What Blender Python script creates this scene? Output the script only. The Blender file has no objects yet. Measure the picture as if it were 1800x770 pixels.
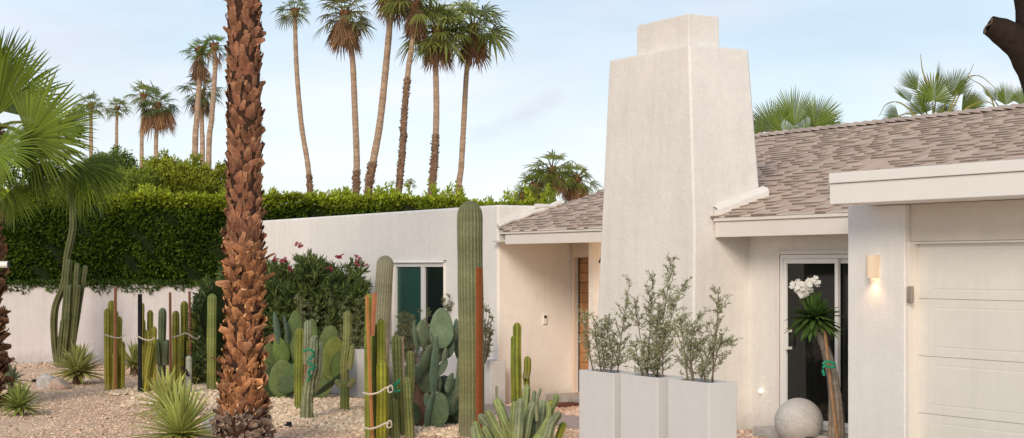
import bpy, math, random
import numpy as np
from mathutils import Vector, Matrix
R = math.radians
random.seed(7); rng = np.random.default_rng(7)
sc = bpy.context.scene
COL = sc.collection

# ------------------------------------------------------------------ camera
F = 2863.0; HOR = 468.0; EYE = 1.9
cd = bpy.data.cameras.new('camera'); cam = bpy.data.objects.new('camera', cd); COL.objects.link(cam)
cam.location = (0, 0, EYE); cam.rotation_euler = (R(90), 0, 0)
cd.sensor_width = 36; cd.lens = F / 1800 * 36; cd.shift_y = (HOR - 385) / 1800
cd.clip_start = .1; cd.clip_end = 3000
sc.camera = cam
# ------------------------------------------------------------------ sky, sun, exposure
SUN = Vector((-.26, -1.0, .55)).normalized()
w = bpy.data.worlds.new('World'); sc.world = w; w.use_nodes = True
nt = w.node_tree; nt.nodes.clear()
def N(nt, t, **k):
    n = nt.nodes.new(t)
    for a, b in k.items():
        if hasattr(n, a): setattr(n, a, b)
    return n
sky = N(nt, 'ShaderNodeTexSky', sky_type='NISHITA', sun_disc=False)
sky.sun_elevation = math.asin(SUN.z); sky.sun_rotation = math.atan2(SUN.x, SUN.y)
sky.air_density = 1.0; sky.dust_density = 1.2; sky.ozone_density = 1.2
tc = N(nt, 'ShaderNodeTexCoord'); sep = N(nt, 'ShaderNodeSeparateXYZ')
nt.links.new(tc.outputs['Generated'], sep.inputs[0])
# soft thin cloud veil: whiter towards the horizon, streaky above
ramp = N(nt, 'ShaderNodeValToRGB'); nt.links.new(sep.outputs['Z'], ramp.inputs[0])
e = ramp.color_ramp.elements
e[0].position = 0.0; e[0].color = (.93,)*3+(1,); e[1].position = .42; e[1].color = (.28,)*3+(1,)
m_ = e.new(.075); m_.color = (.82,)*3+(1,); m_ = e.new(.16); m_.color = (.60,)*3+(1,)
mp = N(nt, 'ShaderNodeMapping'); mp.inputs['Scale'].default_value = (2.2, 2.2, 7.5); mp.inputs['Rotation'].default_value = (0, R(14), 0)
nt.links.new(tc.outputs['Generated'], mp.inputs[0])
nz = N(nt, 'ShaderNodeTexNoise'); nz.inputs['Scale'].default_value = 1.6; nz.inputs['Detail'].default_value = 7; nz.inputs['Roughness'].default_value = .55
nt.links.new(mp.outputs[0], nz.inputs[0])
mr = N(nt, 'ShaderNodeMapRange'); mr.inputs['From Min'].default_value = .35; mr.inputs['From Max'].default_value = .7
mr.inputs['To Min'].default_value = -.20; mr.inputs['To Max'].default_value = .36
nt.links.new(nz.outputs[0], mr.inputs[0])
add = N(nt, 'ShaderNodeMath', operation='ADD', use_clamp=True); nt.links.new(ramp.outputs[0], add.inputs[0]); nt.links.new(mr.outputs[0], add.inputs[1])
hue = N(nt, 'ShaderNodeTexNoise'); hue.inputs['Scale'].default_value = 2.7; hue.inputs['Detail'].default_value = 3
nt.links.new(mp.outputs[0], hue.inputs[0])
hr = N(nt, 'ShaderNodeValToRGB'); nt.links.new(hue.outputs[0], hr.inputs[0])
hr.color_ramp.elements[0].position = .42; hr.color_ramp.elements[0].color = (.72, .87, 1.0, 1)
hr.color_ramp.elements[1].position = .68; hr.color_ramp.elements[1].color = (.84, .87, .97, 1)
hz = N(nt, 'ShaderNodeMapRange'); hz.inputs['From Min'].default_value = .02; hz.inputs['From Max'].default_value = .13; hz.inputs['To Min'].default_value = 1; hz.inputs['To Max'].default_value = 0
nt.links.new(sep.outputs['Z'], hz.inputs[0])
hm = N(nt, 'ShaderNodeMix', data_type='RGBA'); nt.links.new(hz.outputs[0], hm.inputs['Factor']); nt.links.new(hr.outputs[0], hm.inputs[6]); hm.inputs[7].default_value = (1.02, 1.07, 1.06, 1)
hs = N(nt, 'ShaderNodeVectorMath', operation='SCALE'); hs.inputs['Scale'].default_value = 9.8; nt.links.new(hm.outputs[2], hs.inputs[0])
mix = N(nt, 'ShaderNodeMix', data_type='RGBA')
nt.links.new(add.outputs[0], mix.inputs['Factor']); nt.links.new(sky.outputs[0], mix.inputs[6]); nt.links.new(hs.outputs[0], mix.inputs[7])
# one small lavender-grey cloud streak low over the roofs
def dirv(px, py): return Vector(((px-900)/F, 1, (HOR-py)/F)).normalized()
cd0 = dirv(925, 200)
sub = N(nt, 'ShaderNodeVectorMath', operation='SUBTRACT'); nt.links.new(tc.outputs['Generated'], sub.inputs[0]); sub.inputs[1].default_value = cd0
mp2 = N(nt, 'ShaderNodeMapping', vector_type='TEXTURE'); mp2.inputs['Rotation'].default_value = (0, R(-26), 0); mp2.inputs['Scale'].default_value = (.045, 1, .0095)
nt.links.new(sub.outputs[0], mp2.inputs[0])
n3 = N(nt, 'ShaderNodeTexNoise'); n3.inputs['Scale'].default_value = 55; n3.inputs['Detail'].default_value = 5
nt.links.new(tc.outputs['Generated'], n3.inputs[0])
ln = N(nt, 'ShaderNodeVectorMath', operation='LENGTH'); nt.links.new(mp2.outputs[0], ln.inputs[0])
ad3 = N(nt, 'ShaderNodeMath', operation='MULTIPLY_ADD'); nt.links.new(n3.outputs[0], ad3.inputs[0]); ad3.inputs[1].default_value = 1.6; nt.links.new(ln.outputs['Value'], ad3.inputs[2])
mr3 = N(nt, 'ShaderNodeMapRange'); mr3.inputs['From Min'].default_value = .75; mr3.inputs['From Max'].default_value = 1.75; mr3.inputs['To Min'].default_value = .75; mr3.inputs['To Max'].default_value = 0
nt.links.new(ad3.outputs[0], mr3.inputs[0])
mix2 = N(nt, 'ShaderNodeMix', data_type='RGBA'); mix2.inputs[7].default_value = (6.7, 7.1, 8.1, 1)
nt.links.new(mr3.outputs[0], mix2.inputs['Factor']); nt.links.new(mix.outputs[2], mix2.inputs[6])
bg = N(nt, 'ShaderNodeBackground'); bg.inputs['Strength'].default_value = .1
out = N(nt, 'ShaderNodeOutputWorld'); nt.links.new(mix2.outputs[2], bg.inputs[0]); nt.links.new(bg.outputs[0], out.inputs[0])
ld = bpy.data.lights.new('sun', 'SUN'); sun = bpy.data.objects.new('sun', ld); COL.objects.link(sun)
ld.energy = 2.05; ld.angle = R(22); ld.color = (1, .855, .70)
sun.rotation_euler = SUN.to_track_quat('Z', 'Y').to_euler(); sun.location = (0, -10, 20)
sc.view_settings.view_transform = 'Standard'; sc.view_settings.look = 'None'
sc.view_settings.gamma = 1; sc.view_settings.exposure = 0.13; sc.view_settings.use_curve_mapping = False

# ------------------------------------------------------------------ geometry helpers
def P(px, py, Y): return np.array([(px-900)/F*Y, Y, EYE+(HOR-py)*Y/F])
def Gd(px, Y): return np.array([(px-900)/F*Y, Y, 0.0])
def unit(a):
    a = np.asarray(a, float); return a/(np.linalg.norm(a, axis=-1, keepdims=True)+1e-12)
class G:
    def __init__(s): s.v = []; s.f = []; s.c = []; s.n = 0; s.q = []
    def add(s, V, Fs, c=(1, 1, 1)):
        V = np.asarray(V, float).reshape(-1, 3); c = np.asarray(c, float)
        if c.ndim == 1: c = np.tile(c, (len(V), 1))
        if isinstance(Fs, np.ndarray): s.q.append(Fs+s.n)
        else: s.f.append([tuple(i+s.n for i in f) for f in Fs])
        s.v.append(V); s.c.append(c); s.n += len(V)
    def grid(s, Vg, c=(1, 1, 1), wrap=False):      # Vg: rows x cols x 3
        r, k = Vg.shape[:2]; kk = k if wrap else k-1
        i, j = np.meshgrid(np.arange(r-1), np.arange(kk), indexing='ij')
        a = i*k+j; b = i*k+(j+1) % k
        Q = np.stack([a, b, b+k, a+k], -1).reshape(-1, 4)
        c = np.asarray(c, float)
        if c.ndim == 3: c = c.reshape(-1, 3)
        s.add(Vg.reshape(-1, 3), Q, c)
    def quads(s, A, c):                            # A: n x 4 x 3, c: n x 3 or n x 4 x 3
        n = len(A); Q = np.arange(n*4).reshape(n, 4)
        c = np.asarray(c, float)
        if c.ndim == 1: c = np.tile(c, (n, 1))
        if c.ndim == 2: c = np.repeat(c[:, None], 4, 1)
        s.add(A.reshape(-1, 3), Q, c.reshape(-1, 3))
    def tube(s, pts, rad, n=8, c=(1, 1, 1), cap=True):
        pts = np.asarray(pts, float); rad = np.broadcast_to(np.asarray(rad, float), (len(pts),))
        T = unit(np.gradient(pts, axis=0)); ref = np.array([1., 0, 0]) if abs(T[0][2]) > .7 else np.array([0, 0, 1.])
        U = unit(np.cross(T, ref)); W = np.cross(T, U); a = np.arange(n)*2*np.pi/n
        V = pts[:, None]+rad[:, None, None]*(np.cos(a)[None, :, None]*U[:, None]+np.sin(a)[None, :, None]*W[:, None])
        c = np.asarray(c, float)
        if c.ndim == 2: c = np.repeat(c[:, None], n, 1)
        s.grid(V, c, wrap=True)
        if cap:
            cc = c if c.ndim == 1 else c[-1, 0]
            s.add(V[-1], [tuple(range(n))], cc); s.add(V[0], [tuple(range(n))[::-1]], c if c.ndim == 1 else c[0, 0])
    def mesh(s, name, inv=None, smooth=False):
        V = np.concatenate(s.v); C = np.concatenate(s.c)
        if inv is not None: V = V@np.array(inv.to_3x3()).T+np.array(inv.translation)
        loops = []; starts = []; tot = []; p = 0
        for q in s.q:
            k = q.shape[1]; loops.append(q.reshape(-1)); starts.append(p+np.arange(len(q))*k); tot.append(np.full(len(q), k)); p += q.size
        for fl in s.f:
            for f in fl: loops.append(np.array(f)); starts.append(np.array([p])); tot.append(np.array([len(f)])); p += len(f)
        loops = np.concatenate(loops).astype(np.int32); starts = np.concatenate(starts).astype(np.int32); tot = np.concatenate(tot).astype(np.int32)
        me = bpy.data.meshes.new(name)
        me.vertices.add(len(V)); me.vertices.foreach_set('co', V.astype(np.float32).ravel())
        me.loops.add(len(loops)); me.loops.foreach_set('vertex_index', loops)
        me.polygons.add(len(starts)); me.polygons.foreach_set('loop_start', starts)
        me.polygons.foreach_set('loop_total', tot)
        me.polygons.foreach_set('use_smooth', np.full(len(starts), smooth))
        me.update(calc_edges=True); me.validate()
        at = me.color_attributes.new('col', 'FLOAT_COLOR', 'POINT')
        at.data.foreach_set('color', np.concatenate([np.clip(C, 0, 1), np.ones((len(C), 1))], 1).astype(np.float32).ravel())
        return me
def cat(pts, n):
    """smooth Catmull-Rom resampling"""
    p = np.asarray(pts, float)
    if len(p) == 2: t = np.linspace(0, 1, n)[:, None]; return p[0]*(1-t)+p[1]*t
    q = np.vstack([2*p[0]-p[1], p, 2*p[-1]-p[-2]]); o = []
    for t in np.linspace(0, len(p)-1-1e-6, n):
        i = int(t); f = t-i; a, b, c, d = q[i:i+4]
        o.append(.5*((2*b)+(-a+c)*f+(2*a-5*b+4*c-d)*f*f+(-a+3*b-3*c+d)*f**3))
    return np.array(o)
def setp(o, label=None, cat_=None, group=None, kind=None):
    if label: o['label'] = label
    if cat_: o['category'] = cat_
    if group: o['group'] = group
    if kind: o['kind'] = kind
    return o
class Thing:
    def __init__(s, name, loc, label, cat_, group=None, rz=0):
        s.o = bpy.data.objects.new(name, None); COL.objects.link(s.o); s.o.empty_display_size = .2
        s.o.location = tuple(loc); s.o.rotation_euler = (0, 0, rz); setp(s.o, label, cat_, group)
        s.M = Matrix.Translation(Vector(tuple(loc)))@Matrix.Rotation(rz, 4, 'Z'); s.inv = s.M.inverted()
    def part(s, name, g, mat, label=None, parent=None, smooth=False, bevel=0, kind=None):
        o = bpy.data.objects.new(name, g.mesh(name, s.inv, smooth)); COL.objects.link(o)
        o.data.materials.append(mat); o.parent = parent or s.o; setp(o, label, None, None, kind)
        if bevel: bev(o, bevel)
        return o
def bev(o, w_, seg=2):
    b = o.modifiers.new('bevel', 'BEVEL'); b.width = w_; b.segments = seg; b.limit_method = 'ANGLE'; b.angle_limit = R(40)
    for p in o.data.polygons: p.use_smooth = True
    try: b.harden_normals = True
    except Exception: pass
def solo(name, g, mat, loc, label=None, cat_=None, group=None, kind=None, smooth=False, bevel=0, rz=0):
    M = Matrix.Translation(Vector(tuple(loc)))@Matrix.Rotation(rz, 4, 'Z')
    o = bpy.data.objects.new(name, g.mesh(name, M.inverted(), smooth)); COL.objects.link(o)
    o.matrix_world = M; o.data.materials.append(mat); setp(o, label, cat_, group, kind)
    if bevel: bev(o, bevel)
    return o
# ------------------------------------------------------------------ materials
def mat(name, rough=.8, base=None, noise=(0, 5), bump=(0, 20), spec=.3, transl=0, noise2=None, metallic=0, voro=None, streak=0, scars=0):
    """vertex colour (the object's own colour) x procedural noise, bump from noise"""
    m = bpy.data.materials.new(name); m.use_nodes = True; t = m.node_tree; b = t.nodes['Principled BSDF']
    b.inputs['Roughness'].default_value = rough; b.inputs['Specular IOR Level'].default_value = spec; b.inputs['Metallic'].default_value = metallic
    tcn = N(t, 'ShaderNodeTexCoord')
    if base is None:
        a = N(t, 'ShaderNodeVertexColor'); a.layer_name = 'col'; src = a.outputs[0]
    else:
        a = N(t, 'ShaderNodeRGB'); a.outputs[0].default_value = (*base, 1); src = a.outputs[0]
    for nn in [noise]+([noise2] if noise2 else []):
        if nn[0]:
            n = N(t, 'ShaderNodeTexNoise'); n.inputs['Scale'].default_value = nn[1]; n.inputs['Detail'].default_value = 6; n.inputs['Roughness'].default_value = .6
            t.links.new(tcn.outputs['Object'], n.inputs[0])
            r = N(t, 'ShaderNodeMapRange'); r.inputs['From Min'].default_value = .3; r.inputs['From Max'].default_value = .7
            r.inputs['To Min'].default_value = 1-nn[0]; r.inputs['To Max'].default_value = 1+nn[0]*.6
            t.links.new(n.outputs[0], r.inputs[0])
            mm = N(t, 'ShaderNodeVectorMath', operation='MULTIPLY'); t.links.new(src, mm.inputs[0]); t.links.new(r.outputs[0], mm.inputs[1]); src = mm.outputs[0]
    if streak:
        mpn = N(t, 'ShaderNodeMapping'); mpn.inputs['Scale'].default_value = (5, 5, .35); t.links.new(tcn.outputs['Object'], mpn.inputs[0])
        n = N(t, 'ShaderNodeTexNoise'); n.inputs['Scale'].default_value = 1.6; n.inputs['Detail'].default_value = 7; n.inputs['Roughness'].default_value = .65; t.links.new(mpn.outputs[0], n.inputs[0])
        r = N(t, 'ShaderNodeMapRange'); r.inputs['From Min'].default_value = .48; r.inputs['From Max'].default_value = .78; r.inputs['To Min'].default_value = 1; r.inputs['To Max'].default_value = 1-streak; t.links.new(n.outputs[0], r.inputs[0])
        # splash-back dirt along the foot of the wall
        sx = N(t, 'ShaderNodeSeparateXYZ'); t.links.new(tcn.outputs['Object'], sx.inputs[0])
        n2 = N(t, 'ShaderNodeTexNoise'); n2.inputs['Scale'].default_value = 9; n2.inputs['Detail'].default_value = 5; t.links.new(tcn.outputs['Object'], n2.inputs[0])
        az = N(t, 'ShaderNodeMath', operation='MULTIPLY_ADD'); t.links.new(n2.outputs[0], az.inputs[0]); az.inputs[1].default_value = -.35; t.links.new(sx.outputs['Z'], az.inputs[2])
        r2 = N(t, 'ShaderNodeMapRange'); r2.inputs['From Min'].default_value = -.15; r2.inputs['From Max'].default_value = .08; r2.inputs['To Min'].default_value = .78; r2.inputs['To Max'].default_value = 1; t.links.new(az.outputs[0], r2.inputs[0])
        m1 = N(t, 'ShaderNodeMath', operation='MULTIPLY'); t.links.new(r.outputs[0], m1.inputs[0]); t.links.new(r2.outputs[0], m1.inputs[1])
        mm = N(t, 'ShaderNodeVectorMath', operation='MULTIPLY'); t.links.new(src, mm.inputs[0]); t.links.new(m1.outputs[0], mm.inputs[1]); src = mm.outputs[0]
    if scars:
        n = N(t, 'ShaderNodeTexNoise'); n.inputs['Scale'].default_value = 7; n.inputs['Detail'].default_value = 8; n.inputs['Roughness'].default_value = .7; t.links.new(tcn.outputs['Object'], n.inputs[0])
        r = N(t, 'ShaderNodeMapRange'); r.inputs['From Min'].default_value = .58; r.inputs['From Max'].default_value = .72; r.inputs['To Max'].default_value = scars; t.links.new(n.outputs[0], r.inputs[0])
        mx = N(t, 'ShaderNodeMix', data_type='RGBA'); mx.inputs[7].default_value = (.30, .22, .11, 1); t.links.new(r.outputs[0], mx.inputs['Factor']); t.links.new(src, mx.inputs[6]); src = mx.outputs[2]
    t.links.new(src, b.inputs['Base Color'])
    if bump[0]:
        n = N(t, 'ShaderNodeTexNoise'); n.inputs['Scale'].default_value = bump[1]; n.inputs['Detail'].default_value = 5
        t.links.new(tcn.outputs['Object'], n.inputs[0])
        bu = N(t, 'ShaderNodeBump'); bu.inputs['Strength'].default_value = bump[0]; bu.inputs['Distance'].default_value = .02
        t.links.new(n.outputs[0], bu.inputs['Height']); t.links.new(bu.outputs[0], b.inputs['Normal'])
        if len(bump) > 2:
            n2 = N(t, 'ShaderNodeTexNoise'); n2.inputs['Scale'].default_value = bump[2]; n2.inputs['Detail'].default_value = 3
            t.links.new(tcn.outputs['Object'], n2.inputs[0])
            b2 = N(t, 'ShaderNodeBump'); b2.inputs['Strength'].default_value = bump[0]; b2.inputs['Distance'].default_value = bump[3]
            t.links.new(n2.outputs[0], b2.inputs['Height']); t.links.new(b2.outputs[0], bu.inputs['Normal'])
    if transl:
        tr = N(t, 'ShaderNodeBsdfTranslucent'); t.links.new(src, tr.inputs[0]); ms = N(t, 'ShaderNodeMixShader'); ms.inputs[0].default_value = transl
        t.links.new(b.outputs[0], ms.inputs[1]); t.links.new(tr.outputs[0], ms.inputs[2]); t.links.new(ms.outputs[0], t.nodes['Material Output'].inputs[0])
    return m
M = dict(
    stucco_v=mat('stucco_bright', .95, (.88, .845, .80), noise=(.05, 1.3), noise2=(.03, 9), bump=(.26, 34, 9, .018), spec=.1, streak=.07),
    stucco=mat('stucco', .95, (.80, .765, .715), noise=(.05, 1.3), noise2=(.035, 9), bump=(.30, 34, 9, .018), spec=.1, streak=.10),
    stucco_w=mat('stucco_white', .95, (.80, .775, .74), noise=(.05, 2), noise2=(.02, 14), bump=(.26, 50, 16, .012), spec=.1, streak=.07),
    stucco_lit=mat('stucco_warm_lit', .95, (.83, .69, .56), noise=(.04, 1.3), bump=(.22, 30, 8, .015), spec=.1),  # entry wall stucco with the warm recess glow put into its colour
    garden=mat('garden_wall_plaster', .95, (.64, .60, .595), noise=(.06, 1.2), noise2=(.04, 6), bump=(.3, 20), spec=.1, streak=.16),
    paint=mat('painted_trim', .6, (.78, .73, .67), noise=(.03, 2), bump=(.05, 30)),
    paintw=mat('white_trim', .5, (.82, .80, .76), noise=(.03, 2), bump=(.04, 30)),
    door=mat('garage_paint', .55, (.77, .745, .68), noise=(.03, 1.5), noise2=(.02, 12), bump=(.03, 60), streak=.05),
    header=mat('header_paint', .8, (.66, .61, .53), noise=(.05, 3), bump=(.1, 30)),
    vinyl=mat('window_vinyl', .45, (.80, .79, .76)),
    planter=mat('planter_fibre', .65, (.62, .62, .615), noise=(.035, 3), noise2=(.02, 18), bump=(.04, 50), streak=.05),
    att=mat('surface_tint', .85, noise=(.12, 14), bump=(.2, 60)),
    shingle=mat('asphalt_shingle', .95, noise=(.08, 3), noise2=(.1, 120), bump=(.2, 260), spec=.1),
    leaf=mat('leaf', .6, noise=(.12, 3), transl=.28, spec=.2),
    leafh=mat('hedge_leaf', .5, noise=(.35, 1.1), noise2=(.25, 4), transl=.22, spec=.12),
    palm=mat('palm_leaf', .5, noise=(.15, 2), transl=.3, spec=.2),
    dry=mat('dry_leaf', .9, noise=(.25, 4), transl=.12, spec=.1),
    bark=mat('palm_bark', .9, noise=(.35, 9), noise2=(.35, 50), bump=(.5, 60), spec=.15),
    trunk=mat('tree_bark', .95, noise=(.3, 4), noise2=(.2, 30), bump=(.6, 25), spec=.1),
    cactus=mat('cactus_skin', .65, noise=(.2, 3), noise2=(.2, 40), bump=(.2, 60), spec=.25, scars=.35),
    pad=mat('cactus_pad_skin', .65, noise=(.25, 5), noise2=(.2, 35), bump=(.2, 30), spec=.25, scars=.55),
    wood=mat('stake_wood', .8, noise=(.2, 6), noise2=(.25, 60), bump=(.3, 90)),
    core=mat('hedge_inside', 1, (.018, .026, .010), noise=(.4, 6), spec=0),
    stone=mat('stone', .9, noise=(.22, 12), noise2=(.15, 60), bump=(.5, 30), spec=.2),
    pebble=mat('pebble', .9, noise=(.15, 20), spec=.15),
    concrete=mat('cast_concrete', .8, (.58, .55, .52), noise=(.14, 5), noise2=(.10, 40), bump=(.25, 60), streak=.12),
    rope=mat('rope', .9, (.60, .52, .42), bump=(.4, 200)),
    tape=mat('green_tape', .45, (.01, .25, .13)),
    flower=mat('petal', .6, transl=.3),
    black=mat('black_plastic', .5, (.012, .012, .013)),
    dark=mat('dark_frame', .6, (.05, .045, .04)),
)
def glass(name, col, rough=.03):
    m = bpy.data.materials.new(name); m.use_nodes = True; b = m.node_tree.nodes['Principled BSDF']
    b.inputs['Base Color'].default_value = (*col, 1); b.inputs['Roughness'].default_value = rough; b.inputs['Specular IOR Level'].default_value = .3
    return m
# ground material
m = bpy.data.materials.new('decomposed_granite'); m.use_nodes = True; t = m.node_tree; b = t.nodes['Principled BSDF']; b.inputs['Roughness'].default_value = .95; b.inputs['Specular IOR Level'].default_value = .1
tcn = N(t, 'ShaderNodeTexCoord'); vo = N(t, 'ShaderNodeTexVoronoi'); vo.inputs['Scale'].default_value = 42; t.links.new(tcn.outputs['Object'], vo.inputs['Vector'])
cr = N(t, 'ShaderNodeValToRGB'); sp = N(t, 'ShaderNodeSeparateColor'); t.links.new(vo.outputs['Color'], sp.inputs[0]); t.links.new(sp.outputs[0], cr.inputs[0])
cr.color_ramp.elements[0].color = (.36, .25, .165, 1); cr.color_ramp.elements[1].color = (.92, .68, .48, 1); q = cr.color_ramp.elements.new(.35); q.color = (.74, .52, .37, 1)
n = N(t, 'ShaderNodeTexNoise'); n.inputs['Scale'].default_value = .9; n.inputs['Detail'].default_value = 5; t.links.new(tcn.outputs['Object'], n.inputs[0])
r = N(t, 'ShaderNodeMapRange'); r.inputs['From Min'].default_value = .3; r.inputs['From Max'].default_value = .7; r.inputs['To Min'].default_value = .85; r.inputs['To Max'].default_value = 1.1; t.links.new(n.outputs[0], r.inputs[0])
mm = N(t, 'ShaderNodeVectorMath', operation='MULTIPLY'); t.links.new(cr.outputs[0], mm.inputs[0]); t.links.new(r.outputs[0], mm.inputs[1]); t.links.new(mm.outputs[0], b.inputs['Base Color'])
bu = N(t, 'ShaderNodeBump'); bu.inputs['Strength'].default_value = .8; bu.inputs['Distance'].default_value = .012; t.links.new(vo.outputs['Distance'], bu.inputs['Height']); t.links.new(bu.outputs[0], b.inputs['Normal'])
M['ground'] = m

# ------------------------------------------------------------------ house frame of reference
CA, SA = .868, .497; RZ = math.atan2(SA, CA)
def H(v, u, z): return np.array([CA*v-SA*u, SA*v+CA*u, z])
def vp(px, v): k = (px-900)/F; Y = v/(CA*k+SA); return (CA-SA*k)*Y       # u where pixel column meets plane v
def up(px, u): k = (px-900)/F; Y = u/(CA-SA*k); return (CA*k+SA)*Y       # v where pixel column meets plane u
def hbox(g, v0, v1, u0, u1, z0, z1, c=(1, 1, 1)):
    V = [H(v, u, z) for z in (z0, z1) for (v, u) in ((v0, u0), (v1, u0), (v1, u1), (v0, u1))]
    g.add(V, [(3, 2, 1, 0), (4, 5, 6, 7), (0, 1, 5, 4), (1, 2, 6, 5), (2, 3, 7, 6), (3, 0, 4, 7)], c)
def box(g, x0, x1, y0, y1, z0, z1, c=(1, 1, 1)):
    V = [(x, y, z) for z in (z0, z1) for (x, y) in ((x0, y0), (x1, y0), (x1, y1), (x0, y1))]
    g.add(V, [(3, 2, 1, 0), (4, 5, 6, 7), (0, 1, 5, 4), (1, 2, 6, 5), (2, 3, 7, 6), (3, 0, 4, 7)], c)
def pocketbox(g, v0, v1, u0, u1, z0, z1, ua, ub, za, zb, d):
    """box whose v0 face has a rectangular recess of depth d"""
    us = [u0, ua, ub, u1]; zs = [z0, za, zb, z1]
    V = [H(v0, u, z) for z in zs for u in us]                      # 0..15
    V += [H(v0+d, u, z) for z in (za, zb) for u in (ua, ub)]       # 16..19
    V += [H(v1, u, z) for z in (z0, z1) for u in (u0, u1)]         # 20..23
    f = []
    for j in range(3):
        for i in range(3):
            if i == 1 and j == 1: continue
            a = j*4+i; f.append((a, a+4, a+5, a+1))
    f += [(5, 6, 17, 16), (9, 18, 19, 10), (5, 16, 18, 9), (6, 10, 19, 17), (16, 17, 19, 18)]
    f += [(20, 21, 23, 22), (0, 1, 2, 3, 21, 20), (12, 22, 23, 15, 14, 13), (0, 20, 22, 12, 8, 4), (3, 7, 11, 15, 23, 21)]
    g.add(V, f)
uK = vp(875, 11.01); uEnd = vp(438, 11.01); U0 = 6.6
EV, EZ = 11.11, 2.45; RV = EV+4.18; RIDZ = EZ+4.18/3
LV = 10.87; LZ = EZ-.08
house = Thing('house', H(14, 13, 0), 'low white stucco house with a big tapered chimney and brown shingle roof', 'house', rz=RZ)
hp = house.part
# main walls
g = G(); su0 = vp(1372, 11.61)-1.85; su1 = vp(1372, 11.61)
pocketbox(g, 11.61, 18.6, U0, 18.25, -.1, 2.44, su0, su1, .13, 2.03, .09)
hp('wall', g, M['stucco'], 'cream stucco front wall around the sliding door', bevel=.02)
g = G(); pocketbox(g, 12.2, 18.6, 18.253, uK-.003, -.1, 2.44, 18.45, vp(1011, 12.2), .12, 2.02, .12)
hp('wall', g, M['stucco_lit'], 'entry wall around the wooden door', bevel=.015)
g = G(); wu0, wu1 = vp(783, 11.01), vp(692, 11.01)
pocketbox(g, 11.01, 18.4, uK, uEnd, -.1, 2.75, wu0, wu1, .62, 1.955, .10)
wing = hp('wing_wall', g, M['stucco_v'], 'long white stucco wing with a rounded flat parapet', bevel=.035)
# stucco flashing where the wing parapet meets the roof
g = G(); pts = [H(v, uK-.03, LZ+.0+(v-LV)/3+.045+.012*math.sin(v*17)) for v in np.linspace(LV+.13, 12.02, 14)]
g.tube(pts, [.035+.01*random.random() for _ in pts], 6)
pts = [H(v, uK-.03+.02*math.sin(v*11), 2.74) for v in np.linspace(11.6, 12.06, 6)]; g.tube(pts, [.04, .04, .035, .03, .02, .008], 6)
hp('flashing', g, M['stucco'], smooth=True)
# chimney: tapered body, cap, flashing
def loft(g, rings, c=(1, 1, 1), sub=1):
    V = []; 
    for (v0, v1, u0, u1, z) in rings: V += [H(v0, u0, z), H(v1, u0, z), H(v1, u1, z), H(v0, u1, z)]
    f = [(3, 2, 1, 0)]
    for k in range(len(rings)-1):
        for i in range(4): a = k*4+i; b_ = k*4+(i+1) % 4; f.append((a, b_, b_+4, a+4))
    k = (len(rings)-1)*4; f.append((k, k+1, k+2, k+3)); g.add(V, f, c)
g = G()
cb0 = vp(1221, 10.83); ct0 = vp(1210, 10.96)
loft(g, [(10.80, 12.1, cb0, vp(1040, 10.80), -.1), (10.84, 11.82, cb0+.02, vp(1056, 10.84), 2.3), (10.965, up(1316, ct0), ct0, vp(1070, 10.96), 4.43)])
chim = hp('chimney', g, M['stucco'], 'tapered stucco chimney with square shoulders', bevel=.03)
g = G(); kc = (1210-900)/F
vc = 11.08; uc = vp(1210, vc)
loft(g, [(vc, up(1265, uc), uc, vp(1119, vc), 4.40), (vc, up(1265, uc)-.01, uc, vp(1119, vc)-.01, 4.81)])
hp('cap', g, M['stucco'], parent=chim, bevel=.012)
g = G(); n_ = 10
for a, b_ in ((0, .1), ):
    rows = []
    for v in np.linspace(11.13, 11.86, n_):
        z = EZ+(v-EV)/3
        rows.append([H(v, cb0-.035, z+.01), H(v, cb0-.03, z+.075), H(v, cb0-.008, z+.10), H(v, cb0+.08, z+.13)])
    g.grid(np.array(rows))
    g.add(np.array([H(11.13, cb0-.035, EZ-.02), H(11.13, cb0+.03, EZ-.02), H(11.13, cb0+.03, EZ+.10), H(11.13, cb0-.03, EZ+.08)]), [(0, 1, 2, 3)])
hp('flashing', g, M['stucco'], parent=chim)
# roof decks and shingles
g = G()
def deck(u0, u1, ev, ez):
    V = [H(ev+.02, u0, ez-.02), H(RV, u0, RIDZ-.02), H(RV, u1, RIDZ-.02), H(ev+.02, u1, ez-.02),
         H(ev+.02, u0, ez-.05), H(RV, u0, RIDZ-.08), H(RV, u1, RIDZ-.08), H(ev+.02, u1, ez-.05)]
    g.add(V, [(0, 1, 2, 3), (7, 6, 5, 4), (0, 3, 7, 4), (2, 6, 7, 3), (0, 4, 5, 1)], (.2, .16, .14))
CL = vp(1057, 10.86)-.05; deck(U0-.3, CL-.002, EV, EZ); deck(CL, uK-.27, LV, LZ); deck(uK-.27, uK-.003, LV+.16, LZ+.16/3)
V = [H(RV, U0-.3, RIDZ-.02), H(RV+4.2, U0-.3, EZ), H(RV+4.2, uK, EZ), H(RV, uK, RIDZ-.02)]; g.add(V, [(0, 1, 2, 3)], (.2, .16, .14))
roof = hp('roof', g, M['shingle'], 'brown asphalt shingle roof')
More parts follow.
